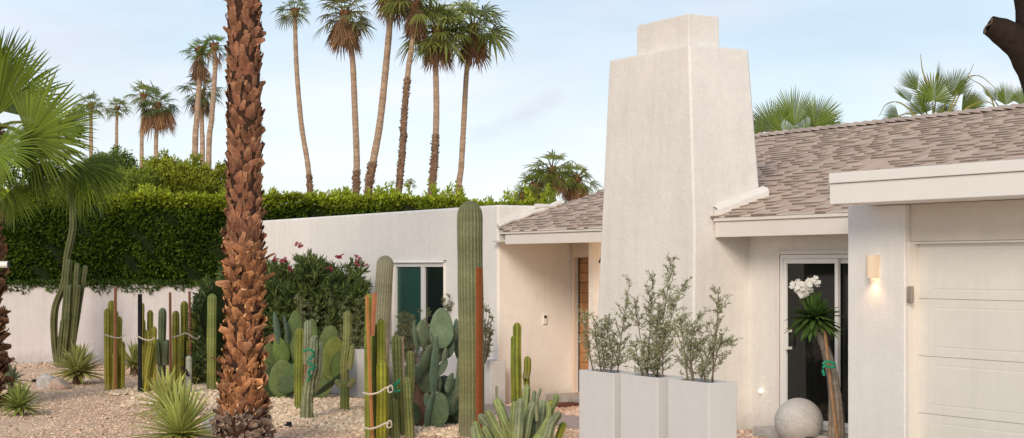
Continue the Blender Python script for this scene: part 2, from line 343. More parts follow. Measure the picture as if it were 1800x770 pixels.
# gable walls
g = G()
for u in (uK-.01, U0):
    g = G(); g.add([H(11.7, u, 2.4), H(18.6, u, 2.4), H(RV, u, RIDZ-.09)], [(0, 1, 2)]); hp('gable_wall', g, M['stucco'])
def shingles(g, u0, u1, ev, ez, rtop):
    e_ = .12; i = 0; r_ = -.03
    while r_ < rtop:
        u = u0-random.random()*.2; hi = random.random() < .5
        while u < u1:
            w_ = random.uniform(.10, .27); a, b_ = max(u, u0), min(u+w_, u1-max(0, 11.03-(ev+r_))*1.55); u += w_; hi = random.random() < (.25 if hi else .7)
            if b_-a < .01: continue
            th = .026 if hi else .008; r1 = min(r_+e_+.05, rtop+.02)
            tone = random.uniform(.92, 1.10)*(1.0 if hi else .96)
            c = np.array(random.choice([(.60, .47, .38), (.61, .475, .385), (.585, .47, .39), (.61, .495, .405), (.57, .45, .37)]))*tone
            j = random.uniform(-.002, .002); z0 = ez+(r_+j)/3; z1 = ez+r1/3
            V = [H(ev+r_+j, a, z0+.004), H(ev+r_+j, b_, z0+.004), H(ev+r_+j, a, z0+th), H(ev+r_+j, b_, z0+th), H(ev+r1, a, z1+.004), H(ev+r1, b_, z1+.004)]
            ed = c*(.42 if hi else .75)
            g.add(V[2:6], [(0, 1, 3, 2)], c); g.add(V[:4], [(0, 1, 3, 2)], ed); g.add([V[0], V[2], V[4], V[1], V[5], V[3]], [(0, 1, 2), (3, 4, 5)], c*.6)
        r_ += e_; i += 1
g = G(); shingles(g, U0-.3, CL, EV, EZ, 4.18); shingles(g, CL, uK-.006, LV, LZ, 4.42)
hp('shingle_courses', g, M['shingle'], parent=roof)
g = G(); u = U0-.3
while u < uK:                                   # ridge caps, overlapping
    c = np.array((.52, .42, .36))*random.uniform(.8, 1.1); th = .03; w_ = .16
    V = [];
    for (uu, h) in ((u, .016), (u+.23, .045)):
        V += [H(RV-w_, uu, RIDZ-w_/3+h), H(RV, uu, RIDZ+h+.01), H(RV+w_, uu, RIDZ-w_/3+h)]
    V += [H(RV-w_, u+.23, RIDZ-w_/3+.008), H(RV, u+.23, RIDZ+.0), H(RV+w_, u+.23, RIDZ-w_/3+.008)]
    g.add(V, [(0, 1, 4, 3), (1, 2, 5, 4), (3, 4, 7, 6), (4, 5, 8, 7)], c); u += .19
hp('ridge_cap', g, M['shingle'], parent=roof)
# fascias, drip trim and soffits
g = G(); hbox(g, EV, EV+.04, U0, cb0-.003, 2.225, 2.40); hbox(g, EV-.022, EV+.04, U0, cb0-.003, 2.403, 2.455)
hp('fascia', g, M['paint'], 'cream fascia over the sliding door', bevel=.006)
g = G(); hbox(g, LV, LV+.04, CL, vp(884, LV)-.06, 2.195, 2.33); hbox(g, LV-.022, LV+.04, CL+.04, vp(880, LV)-.01, 2.333, 2.378)
hp('fascia', g, M['paint'], 'cream fascia over the entry recess', bevel=.006)
g = G(); hbox(g, EV+.043, 11.607, U0, cb0, 2.26, 2.28); hbox(g, LV+.043, 12.197, 18.26, uK-.01, 2.23, 2.25); hbox(g, LV+.043, 11.607, 16.4, 18.257, 2.23, 2.25)
hp('soffit', g, M['header'])
# sliding glass door
V0 = 11.61
g = G(); z0, z1 = .15, 2.02; fw = .055
def frame(g, v0, v1, ua, ub, za, zb, w_):
    hbox(g, v0, v1, ua, ub, zb-w_, zb); hbox(g, v0, v1, ua, ub, za, za+w_)
    hbox(g, v0, v1, ua, ua+w_, za+w_, zb-w_); hbox(g, v0, v1, ub-w_, ub, za+w_, zb-w_)
frame(g, V0-.012, V0+.06, su0+.003, su1-.003, .135, 2.027, .045)
sl = hp('sliding_door', g, M['vinyl'], 'white framed sliding glass door with dark panes', bevel=.004)
um = vp(1467, V0)
g = G(); frame(g, V0+.0, V0+.04, um-.05, su1-.05, .185, 1.98, .05); hp('sash', g, M['vinyl'], parent=sl, bevel=.004)
g = G(); frame(g, V0+.043, V0+.075, su0+.05, um+.02, .185, 1.98, .05); hp('sash', g, M['vinyl'], parent=sl, bevel=.004)
gd = glass('door_glass', (.010, .011, .010))
g = G(); hbox(g, V0+.02, V0+.026, um+.001, su1-.101, .236, 1.929); hp('pane', g, gd, parent=sl)
g = G(); hbox(g, V0+.055, V0+.061, su0+.101, um-.031, .236, 1.929); hp('pane', g, gd, parent=sl)
g = G(); hu = su1-.155
hbox(g, V0-.045, V0-.03, hu-.02, hu+.02, .98, 1.20); hbox(g, V0-.03, V0+.03, hu-.02, hu+.02, 1.17, 1.20); hbox(g, V0-.03, V0+.03, hu-.02, hu+.02, .98, 1.01)
hp('handle', g, M['vinyl'], parent=sl, bevel=.004)
g = G(); tw = .045
hbox(g, V0-.02, V0-.002, su1, su1+tw, .13, 2.03+tw); hbox(g, V0-.02, V0-.002, su0, su1-.001, 2.031, 2.03+tw)
hp('door_trim', g, M['paint'], parent=sl, bevel=.003)
g = G(); hbox(g, V0-.35, V0-.004, su0-.1, su1+.05, -.05, .125); hp('door_step', g, M['concrete'], bevel=.01)
# wing window
V1 = 11.01
g = G(); frame(g, V1+.005, V1+.07, wu0+.003, wu1-.003, .625, 1.95, .06); wmid = vp(742, V1)
hbox(g, V1+.004, V1+.065, wmid-.055, wmid+.055, .686, 1.889)
wi = hp('window', g, M['vinyl'], 'white framed two pane window with a teal blind', bevel=.004)
g = G(); hbox(g, V1+.035, V1+.04, wmid+.056, wu1-.064, .686, 1.889); hp('pane', g, glass('teal_pane', (.03, .085, .072), .2), 'teal green pane with the blind down', parent=wi)
g = G(); hbox(g, V1+.035, V1+.04, wu0+.064, wmid-.056, .686, 1.889); hp('pane', g, glass('dark_pane', (.012, .02, .018), .04), 'dark pane', parent=wi)
# front door with wood planks
g = G(); zz = .13; du0, du1 = 18.46, vp(1016.5, 12.25)
while zz < 2.0:
    t_ = random.uniform(.85, 1.12); hbox(g, 12.26, 12.30, du0, du1, zz, min(zz+.135, 2.01), (.50*t_, .25*t_, .105*t_)); zz += .14
fd = hp('front_door', g, M['wood'], 'warm brown wooden front door of horizontal planks', bevel=.004)
g = G(); hbox(g, 12.215, 12.3, du1+.004, vp(1011, 12.2)-.004, .125, 2.015); hp('jamb', g, M['paint'], parent=fd)
g = G(); hbox(g, 12.25, 12.258, du1-.02, du1+.003, .13, 2.01); hp('edge_strip', g, M['black'], parent=fd)
g = G(); hbox(g, 11.78, 12.19, 18.3, uK-.01, -.02, .11); hp('entry_step', g, M['concrete'], bevel=.01)
# garage
pu1, pu0 = vp(1490, 10.72), vp(1590, 10.72)
g = G(); hbox(g, 10.72, 11.605, pu0, pu1, -.1, 2.478); hp('pillar', g, M['stucco_w'], 'rough white stucco pillar beside the garage door', bevel=.012)
gu1 = vp(1606, 10.80); gu0 = gu1-4.9
g = G(); hbox(g, 10.79, 11.6, gu0-.15, pu0-.003, 2.13, 2.478); hp('header', g, M['header'], bevel=.004)
g = G(); hbox(g, 10.72, 11.6, gu0-.9, gu0-.153, -.1, 2.478); hp('pillar', g, M['stucco_w'], bevel=.012)
g = G(); hbox(g, 10.222, 12.0, gu0-1.2, vp(1458, 10.22), 2.482, 2.675); hbox(g, 10.20, 12.0, gu0-1.22, vp(1458, 10.20)+.01, 2.678, 2.775)
hp('flat_roof', g, M['paintw'], 'white flat roof edge over the garage', bevel=.006)
g = G()
ju = vp(1598, 10.74); hbox(g, 10.74, 10.87, ju, pu0-.004, 0, 2.128); hbox(g, 10.80, 10.857, gu1+.001, ju-.002, 0, 2.128); hbox(g, 10.80, 10.857, gu0, gu1-.002, 2.108, 2.128)
hp('jamb', g, M['paint'], bevel=.004)
g = G(); pn = .5335
def relief(g, v, ua, ub, za, zb, w_=.022, d=.0022):
    """raised panel: sloped moulding ring and a flat field"""
    o_ = [(ua, za), (ub, za), (ub, zb), (ua, zb)]; i1 = [(ua+w_*.5, za+w_*.5), (ub-w_*.5, za+w_*.5), (ub-w_*.5, zb-w_*.5), (ua+w_*.5, zb-w_*.5)]
    i2 = [(ua+w_, za+w_), (ub-w_, za+w_), (ub-w_, zb-w_), (ua+w_, zb-w_)]
    V = [H(v, a, z) for a, z in o_]+[H(v+d, a, z) for a, z in i1]+[H(v-.001, a, z) for a, z in i2]
    f = [(i, i+4, (i+1) % 4+4, (i+1) % 4) for i in range(4)]+[(i+4, i+8, (i+1) % 4+8, (i+1) % 4+4) for i in range(4)]+[(8, 11, 10, 9)]
    g.add(V, f)
gdoor = None
parts_ = []
for k in range(4):
    g = G(); za, zb = k*pn, (k+1)*pn-.006; v = 10.86
    # long panels, two per section; the section face is built round them
    edges = [gu0, gu0+.16, gu0+2.38, gu0+2.52, gu1-.17, gu1-.001]; zs = [za, za+.075, zb-.07, zb]
    for i in range(5):
        for j in range(3):
            if j == 1 and i in (1, 3): relief(g, v, edges[i], edges[i+1], zs[1], zs[2]); continue
            g.add([H(v, edges[i], zs[j]), H(v, edges[i], zs[j+1]), H(v, edges[i+1], zs[j+1]), H(v, edges[i+1], zs[j])], [(0, 1, 2, 3)])
    g.add([H(v, gu0, za), H(v, gu1, za), H(v+.04, gu1, za), H(v+.04, gu0, za)], [(0, 1, 2, 3)])
    g.add([H(v, gu0, zb), H(v+.012, gu0, zb+.003), H(v+.012, gu1, zb+.003), H(v, gu1, zb)], [(0, 1, 2, 3)])
    if gdoor is None:
        b0 = G(); hbox(b0, 10.873, 10.91, gu0, gu1, 0, 2.128); gdoor = hp('garage_door', b0, M['door'], 'cream sectional garage door with long raised panels')
    hp('door_section', g, M['door'], parent=gdoor)
# house number on the entry wall
tcv = bpy.data.curves.new('house_number', 'FONT'); tcv.body = '4'; tcv.size = .2; tcv.extrude = .006; tcv.align_x = 'LEFT'
tmp = bpy.data.objects.new('tmp', tcv); COL.objects.link(tmp); bpy.context.view_layer.update()
to = bpy.data.objects.new('house_number', bpy.data.meshes.new_from_object(tmp)); bpy.data.objects.remove(tmp); COL.objects.link(to); to.data.materials.clear(); to.data.materials.append(M['black'])
to.parent = house.o
pw = H(11.600, vp(1052.5, 11.6), 1.9+(468-468)*21.7/F-.0)
rot = Matrix(((-0+SA, 0, -CA), (-CA, 0, -SA), (0, 1, 0))).to_4x4()   # x along -u, y up, z along -v
to.matrix_parent_inverse = Matrix.Identity(4)
to.matrix_basis = house.inv@Matrix.Translation(Vector(tuple(pw)))@rot

# ------------------------------------------------------------------ fixtures on the house
def half_cyl(g, v, u, z0, z1, r_, dep, n=16, c=(1, 1, 1)):
    a = np.linspace(-np.pi/2, np.pi/2, n)
    ring = lambda z: np.array([H(v-dep*math.cos(x), u+r_*math.sin(x), z) for x in a])
    g.grid(np.stack([ring(z0), ring(z1)]), c); g.add(ring(z1), [tuple(range(n))], c)
lu = vp(1536, 10.70); lamp = Thing('wall_lamp', H(10.72, lu, 1.79), 'lit cream half round wall lamp glowing down the white pillar', 'wall lamp', rz=RZ)
g = G(); half_cyl(g, 10.716, lu, 1.785, 2.005, .062, .10); lamp.part('shade', g, mat('lamp_ceramic', .5, (.74, .60, .46)), smooth=False)
mE = bpy.data.materials.new('lamp_glow'); mE.use_nodes = True; bb = mE.node_tree.nodes['Principled BSDF']; bb.inputs['Emission Color'].default_value = (1, .62, .32, 1); bb.inputs['Emission Strength'].default_value = 6
g = G(); a = np.linspace(-np.pi/2, np.pi/2, 12); g.add([H(10.712-.085*math.cos(x), lu+.05*math.sin(x), 1.80) for x in a], [tuple(range(12))]); lamp.part('bulb_diffuser', g, mE)
sd = bpy.data.lights.new('lamp_light', 'SPOT'); sd.energy = 2.2; sd.spot_size = R(125); sd.spot_blend = .9; sd.color = (1, .55, .27); sd.shadow_soft_size = .04
so = bpy.data.objects.new('lamp_light', sd); COL.objects.link(so); so.location = H(10.655, lu, 1.775); so.rotation_euler = (0, 0, 0)
cu = 17.06; added_lamp = Thing('wall_lamp', H(11.25, cu, 1.75), 'added unseen wall lamp behind the chimney that warms the entry recess', 'wall lamp', rz=RZ)  # added lamp, unseen behind the chimney, stands in for the recess glow
g = G(); a = np.linspace(-np.pi/2, np.pi/2, 14); ring = lambda z: np.array([H(11.25+.06*math.sin(x), cu+.0+.10*math.cos(x), z) for x in a]); g.grid(np.stack([ring(1.75), ring(1.97)])); added_lamp.part('shade', g, M['paint'])
g = G(); g.add([H(11.25+.05*math.sin(x), cu+.085*math.cos(x), 1.76) for x in a], [tuple(range(14))]); added_lamp.part('bulb_diffuser', g, mE)
pd_ = bpy.data.lights.new('added_entry_light', 'POINT'); pd_.energy = 14; pd_.color = (1, .62, .33); pd_.shadow_soft_size = .08; po = bpy.data.objects.new('added_entry_light', pd_); COL.objects.link(po); po.location = H(11.25, cu+.28, 1.72)  # point light of the added lamp, warms the recess walls
ku = vp(1600, 10.72); kp = Thing('keypad', H(10.73, ku, 1.56), 'small taupe garage keypad on the trim beside the garage door', 'keypad', rz=RZ)
zc = EYE+(HOR-518)*15.15/F
g = G(); hbox(g, 10.705, 10.738, ku-.035, ku+.035, zc-.08, zc+.08); kp.part('cover', g, mat('keypad_plastic', .5, (.30, .265, .21)), bevel=.012)
g = G(); hbox(g, 10.699, 10.705, ku-.02, ku+.02, zc-.06, zc-.035); kp.part('button', g, mat('keypad_lip', .5, (.24, .21, .17)), bevel=.002)
bv = up(957, uK-.002); zb_ = EYE+(HOR-562)*22.7/F; db = Thing('doorbell', H(bv, uK, zb_), 'slim white doorbell with a round black button by the entry', 'doorbell', rz=RZ)
g = G(); hbox(g, bv-.034, bv+.034, uK-.028, uK-.002, zb_-.07, zb_+.07); db.part('case', g, M['vinyl'], bevel=.012)
g = G(); a = np.arange(16)*2*np.pi/16; g.add([H(bv+.022*math.cos(x), uK-.031, zb_+.035+.022*math.sin(x)) for x in a], [tuple(range(16))]); db.part('button', g, M['black'])
zu = vp(1340, 11.605); zz = EYE+(HOR-688)*18.35/F; kn = Thing('garden_light', H(11.6, zu, zz), 'tiny round glowing light on the wall between planters and glass door', 'light', rz=RZ)
g = G()
th = np.linspace(0, np.pi, 9); ph = np.arange(14)*2*np.pi/14
def ball(g, c, r_, col=(1, 1, 1), nt_=9, npz=14, sq=(1, 1, 1)):
    th = np.linspace(0, np.pi, nt_); ph = np.arange(npz)*2*np.pi/npz
    V = np.stack([np.sin(th)[:, None]*np.cos(ph)[None], np.sin(th)[:, None]*np.sin(ph)[None], np.cos(th)[:, None]*np.ones_like(ph)[None]], -1)
    g.grid(np.asarray(c)+V*r_*np.array(sq), col, wrap=True)
ball(g, H(11.585, zu, zz), .028); mG = bpy.data.materials.new('garden_glow'); mG.use_nodes = True; bb = mG.node_tree.nodes['Principled BSDF']; bb.inputs['Emission Color'].default_value = (1, .85, .65, 1); bb.inputs['Emission Strength'].default_value = 1.2
kn.part('globe', g, mG, smooth=True)
g = G(); hbox(g, 11.59, 11.607, zu-.02, zu+.02, zz-.02, zz+.02); kn.part('mount', g, M['vinyl'])

# ------------------------------------------------------------------ ground, path, garden wall
g = G(); S = 1500
xs = np.unique(np.concatenate([np.linspace(-S, -20, 8), np.linspace(-16, 10, 53), np.linspace(20, S, 8)])); ys = np.unique(np.concatenate([np.linspace(-200, 10, 6), np.linspace(12, 40, 57), np.linspace(60, 2*S, 8)]))
X, Y = np.meshgrid(xs, ys, indexing='xy'); Z = .02*np.sin(X*1.3)*np.sin(Y*.9)*((X > -15) & (X < -1) & (Y > 15) & (Y < 31))-.012
g.grid(np.stack([X, Y, Z], -1)); solo('ground', g, M['ground'], (0, 0, 0), kind='structure', smooth=True)
g = G()
pm = mat('flagstone', .85, noise=(.12, 3), noise2=(.1, 30), bump=(.25, 20))
for k in range(7):
    u = 19.3-k*.86
    c = np.array((.36, .31, .30))*random.uniform(.9, 1.1); hbox(g, 10.1+.0, 10.75, u-.83, u, -.02, .035, c); 
g2 = g; solo('path', g2, pm, H(10.4, 16, 0), kind='structure', bevel=.01, rz=RZ)
g = G(); hbox(g, 9.0, 10.7, 6.2, 12.6, -.02, .03, (.45, .42, .39)); solo('driveway', g, pm, H(9.5, 9, 0), kind='structure', rz=RZ)
g = G(); hbox(g, 11.25, 11.75, vp(1012, 11.6)-.1, vp(1012, 11.6)+.35, .0, .05, (.14, .045, .035)); solo('doormat', g, M['att'], H(11.5, 19.2, 0), 'dark red doormat at the foot of the entry step', 'doormat', rz=RZ)
g = G(); box(g, -48, 5, 32, 32.2, -.1, 1.56); solo('garden_wall', g, M['garden'], (-6, 32.1, 0), 'low white plaster garden wall under the clipped hedge', 'wall', bevel=.03)

# ------------------------------------------------------------------ foliage helpers
def rdir(n): return unit(rng.normal(size=(n, 3)))
def leaves(g, Pt, D, L, W, C, tip=.35):
    """Pt n x3 base, D n x3 direction, kite shaped leaf quads"""
    n = len(Pt); s = unit(np.cross(D, rdir(n))); L = np.broadcast_to(L, (n,))[:, None]; W = np.broadcast_to(W, (n,))[:, None]
    m_ = Pt+D*L*tip; g.quads(np.stack([Pt, m_+s*W/2, Pt+D*L, m_-s*W/2], 1), C)
def tint(n, base, var=.2, alt=None, pa=0):
    c = np.tile(np.array(base, float), (n, 1))*(1+rng.uniform(-var, var, (n, 1)))
    if alt is not None:
        k = rng.random(n) < pa; c[k] = np.array(alt)*(1+rng.uniform(-var, var, (k.sum(), 1)))
    return c
def lump(x, s=1.0): return .5+.5*np.sin(x*1.7*s+1.3)*np.sin(x*.83*s+.4)+.25*np.sin(x*4.1*s)
# hedge
def topz(x): return 3.24+.10*lump(x)+np.where(x > -3, -.055*(x+3), 0)
hg = Thing('hedge', (-6, 32.7, 0), 'long clipped green hedge rising above the white garden wall', 'hedge')
g = G(); xs = np.linspace(-16, 4.6, 90); rows = []
for x in np.concatenate([[-48, -30], xs]):
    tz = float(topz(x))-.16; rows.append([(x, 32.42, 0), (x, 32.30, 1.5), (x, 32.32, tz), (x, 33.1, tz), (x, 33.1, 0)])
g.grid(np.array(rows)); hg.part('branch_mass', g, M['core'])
n = 95000; x = rng.uniform(-16, 4.8, n); keep = (x > -10.8); x = x[keep]; n = len(x)
z = 1.46+rng.random(n)*(topz(x)-1.46); d_ = rng.random(n)**1.5
bumpy = .15*np.sin(x*5.1+z*3)*np.sin(z*6.3+x)+.06*np.sin(x*13+z*9)
y = 32.14+bumpy*.9+d_*.22+.06
Pt = np.stack([x, y, z], 1); D = unit(rdir(n)+np.array([0, -.7, .35]))
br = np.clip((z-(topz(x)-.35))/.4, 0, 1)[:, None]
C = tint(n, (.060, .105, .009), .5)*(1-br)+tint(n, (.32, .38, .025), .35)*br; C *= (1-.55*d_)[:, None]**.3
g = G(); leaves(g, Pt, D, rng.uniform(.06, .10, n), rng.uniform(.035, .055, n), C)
# leaves spilling over the top of the wall
n = 9000; x = rng.uniform(-10.8, -4, n); z = 1.60-rng.random(n)**2*.17*(.4+lump(x, 3)); y = 31.93+rng.random(n)*.25; Pt = np.stack([x, y, z], 1)
leaves(g, Pt, unit(rdir(n)+np.array([0, -.5, -.3])), .07, .04, tint(n, (.07, .12, .02), .35))
# top face and upright shoots
n = 16000; x = rng.uniform(-10.8, 4.8, n); y = rng.uniform(32.2, 33.2, n); z = topz(x)-.15+rng.random(n)*.17; Pt = np.stack([x, y, z], 1)
leaves(g, Pt, unit(rdir(n)+np.array([0, 0, .6])), .075, .04, tint(n, (.30, .36, .025), .4))
for k in range(700):
    x0 = rng.uniform(-10.8, 4.6); y0 = rng.uniform(32.15, 33.1); h = rng.random()**2*.34*(.35+lump(np.array(x0), .8)); m_ = 12+int(h*70)
    tt = rng.random(m_); base = np.array([x0, y0, float(topz(np.array(x0)))-.05]); dr = np.array([rng.normal()*.25, rng.normal()*.2, 1]); Pt = base+dr*tt[:, None]*h+rng.normal(size=(m_, 3))*.02
    leaves(g, Pt, unit(rdir(m_)*.8+np.array([0, 0, .9])), .085, .035, tint(m_, (.36, .43, .035), .35))
n = 9000; x = rng.uniform(-48, -10.8, n); z = 1.46+rng.random(n)*1.9; Pt = np.stack([x, 32.2+rng.random(n)*.15, z], 1)
leaves(g, Pt, unit(rdir(n)+np.array([0, -.7, .35])), .2, .11, tint(n, (.10, .15, .025), .4))
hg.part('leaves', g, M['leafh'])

def blob_tree(name, c, rad, zt, label, group, n, leafL=.11, cols=((.085, .13, .02), (.22, .28, .035)), trunk_r=.12, lumps=26):
    """tree: trunk, limbs, crown of leaf clumps"""
    T = Thing(name, (c[0], c[1], 0), label, 'tree', group); g = G()
    cz = zt-rad[2]; g.tube(cat([(c[0], c[1], -.1), (c[0]+.1, c[1], cz*.5), (c[0], c[1], cz)], 6), np.linspace(trunk_r, trunk_r*.6, 6), 8, (.14, .10, .07))
    cl = []
    for k in range(lumps):
        d = unit(rng.normal(size=3)); d[2] = abs(d[2])*.9-.25; p = np.array([c[0], c[1], cz])+d*np.array(rad)*rng.uniform(.55, .95); cl.append(p)
        g.tube(cat([(c[0], c[1], cz*.8), (np.array([c[0], c[1], cz])+p)/2+rng.normal(size=3)*.05, p], 5), np.linspace(.05, .012, 5), 5, (.13, .09, .06), cap=False)
    T.part('trunk', g, M['trunk'], smooth=True); g = G(); per = n//lumps
    for p in cl:
        r_ = rng.uniform(.30, .55)*min(rad); d = rdir(per); rr = rng.random(per)[:, None]**.45; Pt = p+d*rr*r_*np.array([1, 1, .9])
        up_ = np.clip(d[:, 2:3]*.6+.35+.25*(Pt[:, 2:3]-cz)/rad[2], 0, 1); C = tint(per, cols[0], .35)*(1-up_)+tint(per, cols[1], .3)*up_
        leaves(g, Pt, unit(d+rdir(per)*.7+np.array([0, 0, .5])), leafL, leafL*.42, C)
        m_ = per//6; tt = rng.random(m_)[:, None]
        for q in range(3):
            dd = unit(rng.normal(size=3)*.6+np.array([0, 0, 1.1])); leaves(g, p+dd*(r_*.8+tt*r_*.65)+rng.normal(size=(m_, 3))*.03, unit(rdir(m_)+dd), leafL, leafL*.35, tint(m_, cols[1], .3))
    T.part('crown', g, M['leafh']); return T
for (px, top, Y, rx, rz, lab, cc) in (
    (205, 262, 37.5, 1.05, .95, 'dark green bushy tree behind the hedge, left of the yellower crowns', ((.06, .10, .02), (.17, .25, .05))),
    (292, 262, 36.5, .85, 1.0, 'bright yellow green bushy tree with the highest round top behind the hedge', ((.09, .14, .018), (.34, .38, .04))),
    (352, 272, 36.0, .8, .95, 'bright yellow green bushy tree behind the hedge just left of the big palm trunk', ((.09, .14, .018), (.34, .38, .04))),
    (232, 290, 35.4, .75, .8, 'low mid green bush tree behind the hedge in front of the dark green crown', ((.11, .16, .025), (.28, .35, .05))),
    (40, 318, 38.5, 1.5, .9, 'dark tree mass behind the near palm at the far left', ((.05, .09, .02), (.13, .20, .04))),
    (130, 300, 38.0, 1.1, .9, 'dark bushy tree behind the hedge under the drooping palm fronds', ((.05, .09, .02), (.13, .20, .04))),
):
    p = P(px, top, Y); blob_tree('bushy_tree', (p[0], Y), (rx, rx*.8, rz), p[2], lab, 'bushy trees behind the hedge', 9000, .085, cc)

# ------------------------------------------------------------------ palms
def fan(g, hub, ax, nor, Rf, nseg, spread, cg, split=.5, droop=.15, st=5, var=.12, wmul=1.0, curl=0):
    """palmate leaf: pleated centre, free tips. ax: main axis, nor: face normal"""
    ax = unit(ax); nor = unit(np.asarray(nor, float)-ax*np.dot(nor, ax)); sd_ = np.cross(ax, nor)
    an = np.linspace(-spread/2, spread/2, nseg); dth = spread/nseg
    ts = np.linspace(.03, 1, st)
    for i, a in enumerate(an):
        Ls = Rf*(1-.22*(abs(a)/(spread/2))**2)*rng.uniform(1-var, 1+var*.4)
        d = ax*math.cos(a)+sd_*math.sin(a); pr = -ax*math.sin(a)+sd_*math.cos(a)
        r_ = ts*Ls; wd = np.where(ts < split, r_*dth*.5, split*Ls*dth*.5*np.clip((1-ts)/(1-split), 0, 1)**.6)*wmul
        cup = -.12*Rf*(ts*abs(math.sin(a)))*0+curl*Rf*ts*abs(math.sin(a))
        k = rng.uniform(.5, 1.5); fr = np.clip(ts-.35, 0, 1)**2
        c0 = hub+d*r_[:, None]+nor*cup[:, None]; c0[:, 2] -= droop*k*fr*Rf*1.6; c0 = c0+pr*(rng.normal()*.03*Rf*fr)[:, None]
        fold = nor*(wd*.32)[:, None]
        V = np.stack([c0-pr*wd[:, None], c0+fold, c0+pr*wd[:, None]], 1)
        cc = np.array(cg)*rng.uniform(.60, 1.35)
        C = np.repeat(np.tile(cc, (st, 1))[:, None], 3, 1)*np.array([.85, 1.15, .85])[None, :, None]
        g.grid(V, C)
def trunk_boots(g, path, rad, n, size, col, tipcol, tilt=(.25, .7), twist=.5, lo=0, hi=1, hang=False, wf=1.0, pt=1.0):
    """leaf-base stubs clasping a palm trunk"""
    path = np.asarray(path); m = len(path)
    for k in range(n):
        t = lo+(hi-lo)*(k+rng.random()*.8)/n; f = t*(m-1); i = min(int(f), m-2); c = path[i]*(1-(f-i))+path[i+1]*(f-i); r_ = rad[i]*(1-(f-i))+rad[i+1]*(f-i)
        a = k*2.39996+rng.normal()*.25; o = np.array([math.cos(a), math.sin(a), 0.]); tg = np.array([-o[1], o[0], 0.]); up_ = np.array([0, 0, 1.])
        tw = rng.normal()*twist; ti = rng.uniform(*tilt)
        u_ = up_*math.cos(tw)+tg*math.sin(tw); s_ = tg*math.cos(tw)-up_*math.sin(tw)
        if hang: u_ = -u_
        d = unit(u_*math.cos(ti)+o*math.sin(ti)); nrm = unit(np.cross(s_, d)); nrm = nrm if np.dot(nrm, o) > 0 else -nrm
        L = size*rng.uniform(.75, 1.35); w0 = size*rng.uniform(.36, .6)*wf; w1 = w0*rng.uniform(.38, .75)*pt; b_ = c+o*r_*.9
        rows = []; C = []; cc = np.array(col)*rng.uniform(.55, 1.5); tt_ = np.array(tipcol)*rng.uniform(.45, 1.25); sk = rng.normal()*.12
        for (s, w_, lift) in ((0, w0, 0), (.35, w0*.9, .02), (.72, (w0+w1)*.45, .05), (1, w1*.8, .12)):
            p = b_+d*L*s+nrm*L*lift; h = w_*.22
            rows.append([p-s_*w_+s_*sk*L*s-o*h*.5, p-s_*w_*.45+nrm*h*.8, p+nrm*h*1.05, p+s_*w_*.45+nrm*h*.8, p+s_*w_-o*h*.5+s_*sk*L*s])
            m1 = .55*s**1.5; e1 = .35+.55*s; C.append([tt_*e1+cc*(1-e1), cc*(1-m1)+tt_*m1, cc*(1-m1)*.85+tt_*m1, cc*(1-m1)+tt_*m1, tt_*e1*.6+cc*(1-e1*.6)])
        top = rows[-1]; rows.append([q-nrm*size*.10+d*size*.02*rng.normal() for q in top]); C.append([tt_*1.25]*5)
        g.grid(np.array(rows), np.array(C))
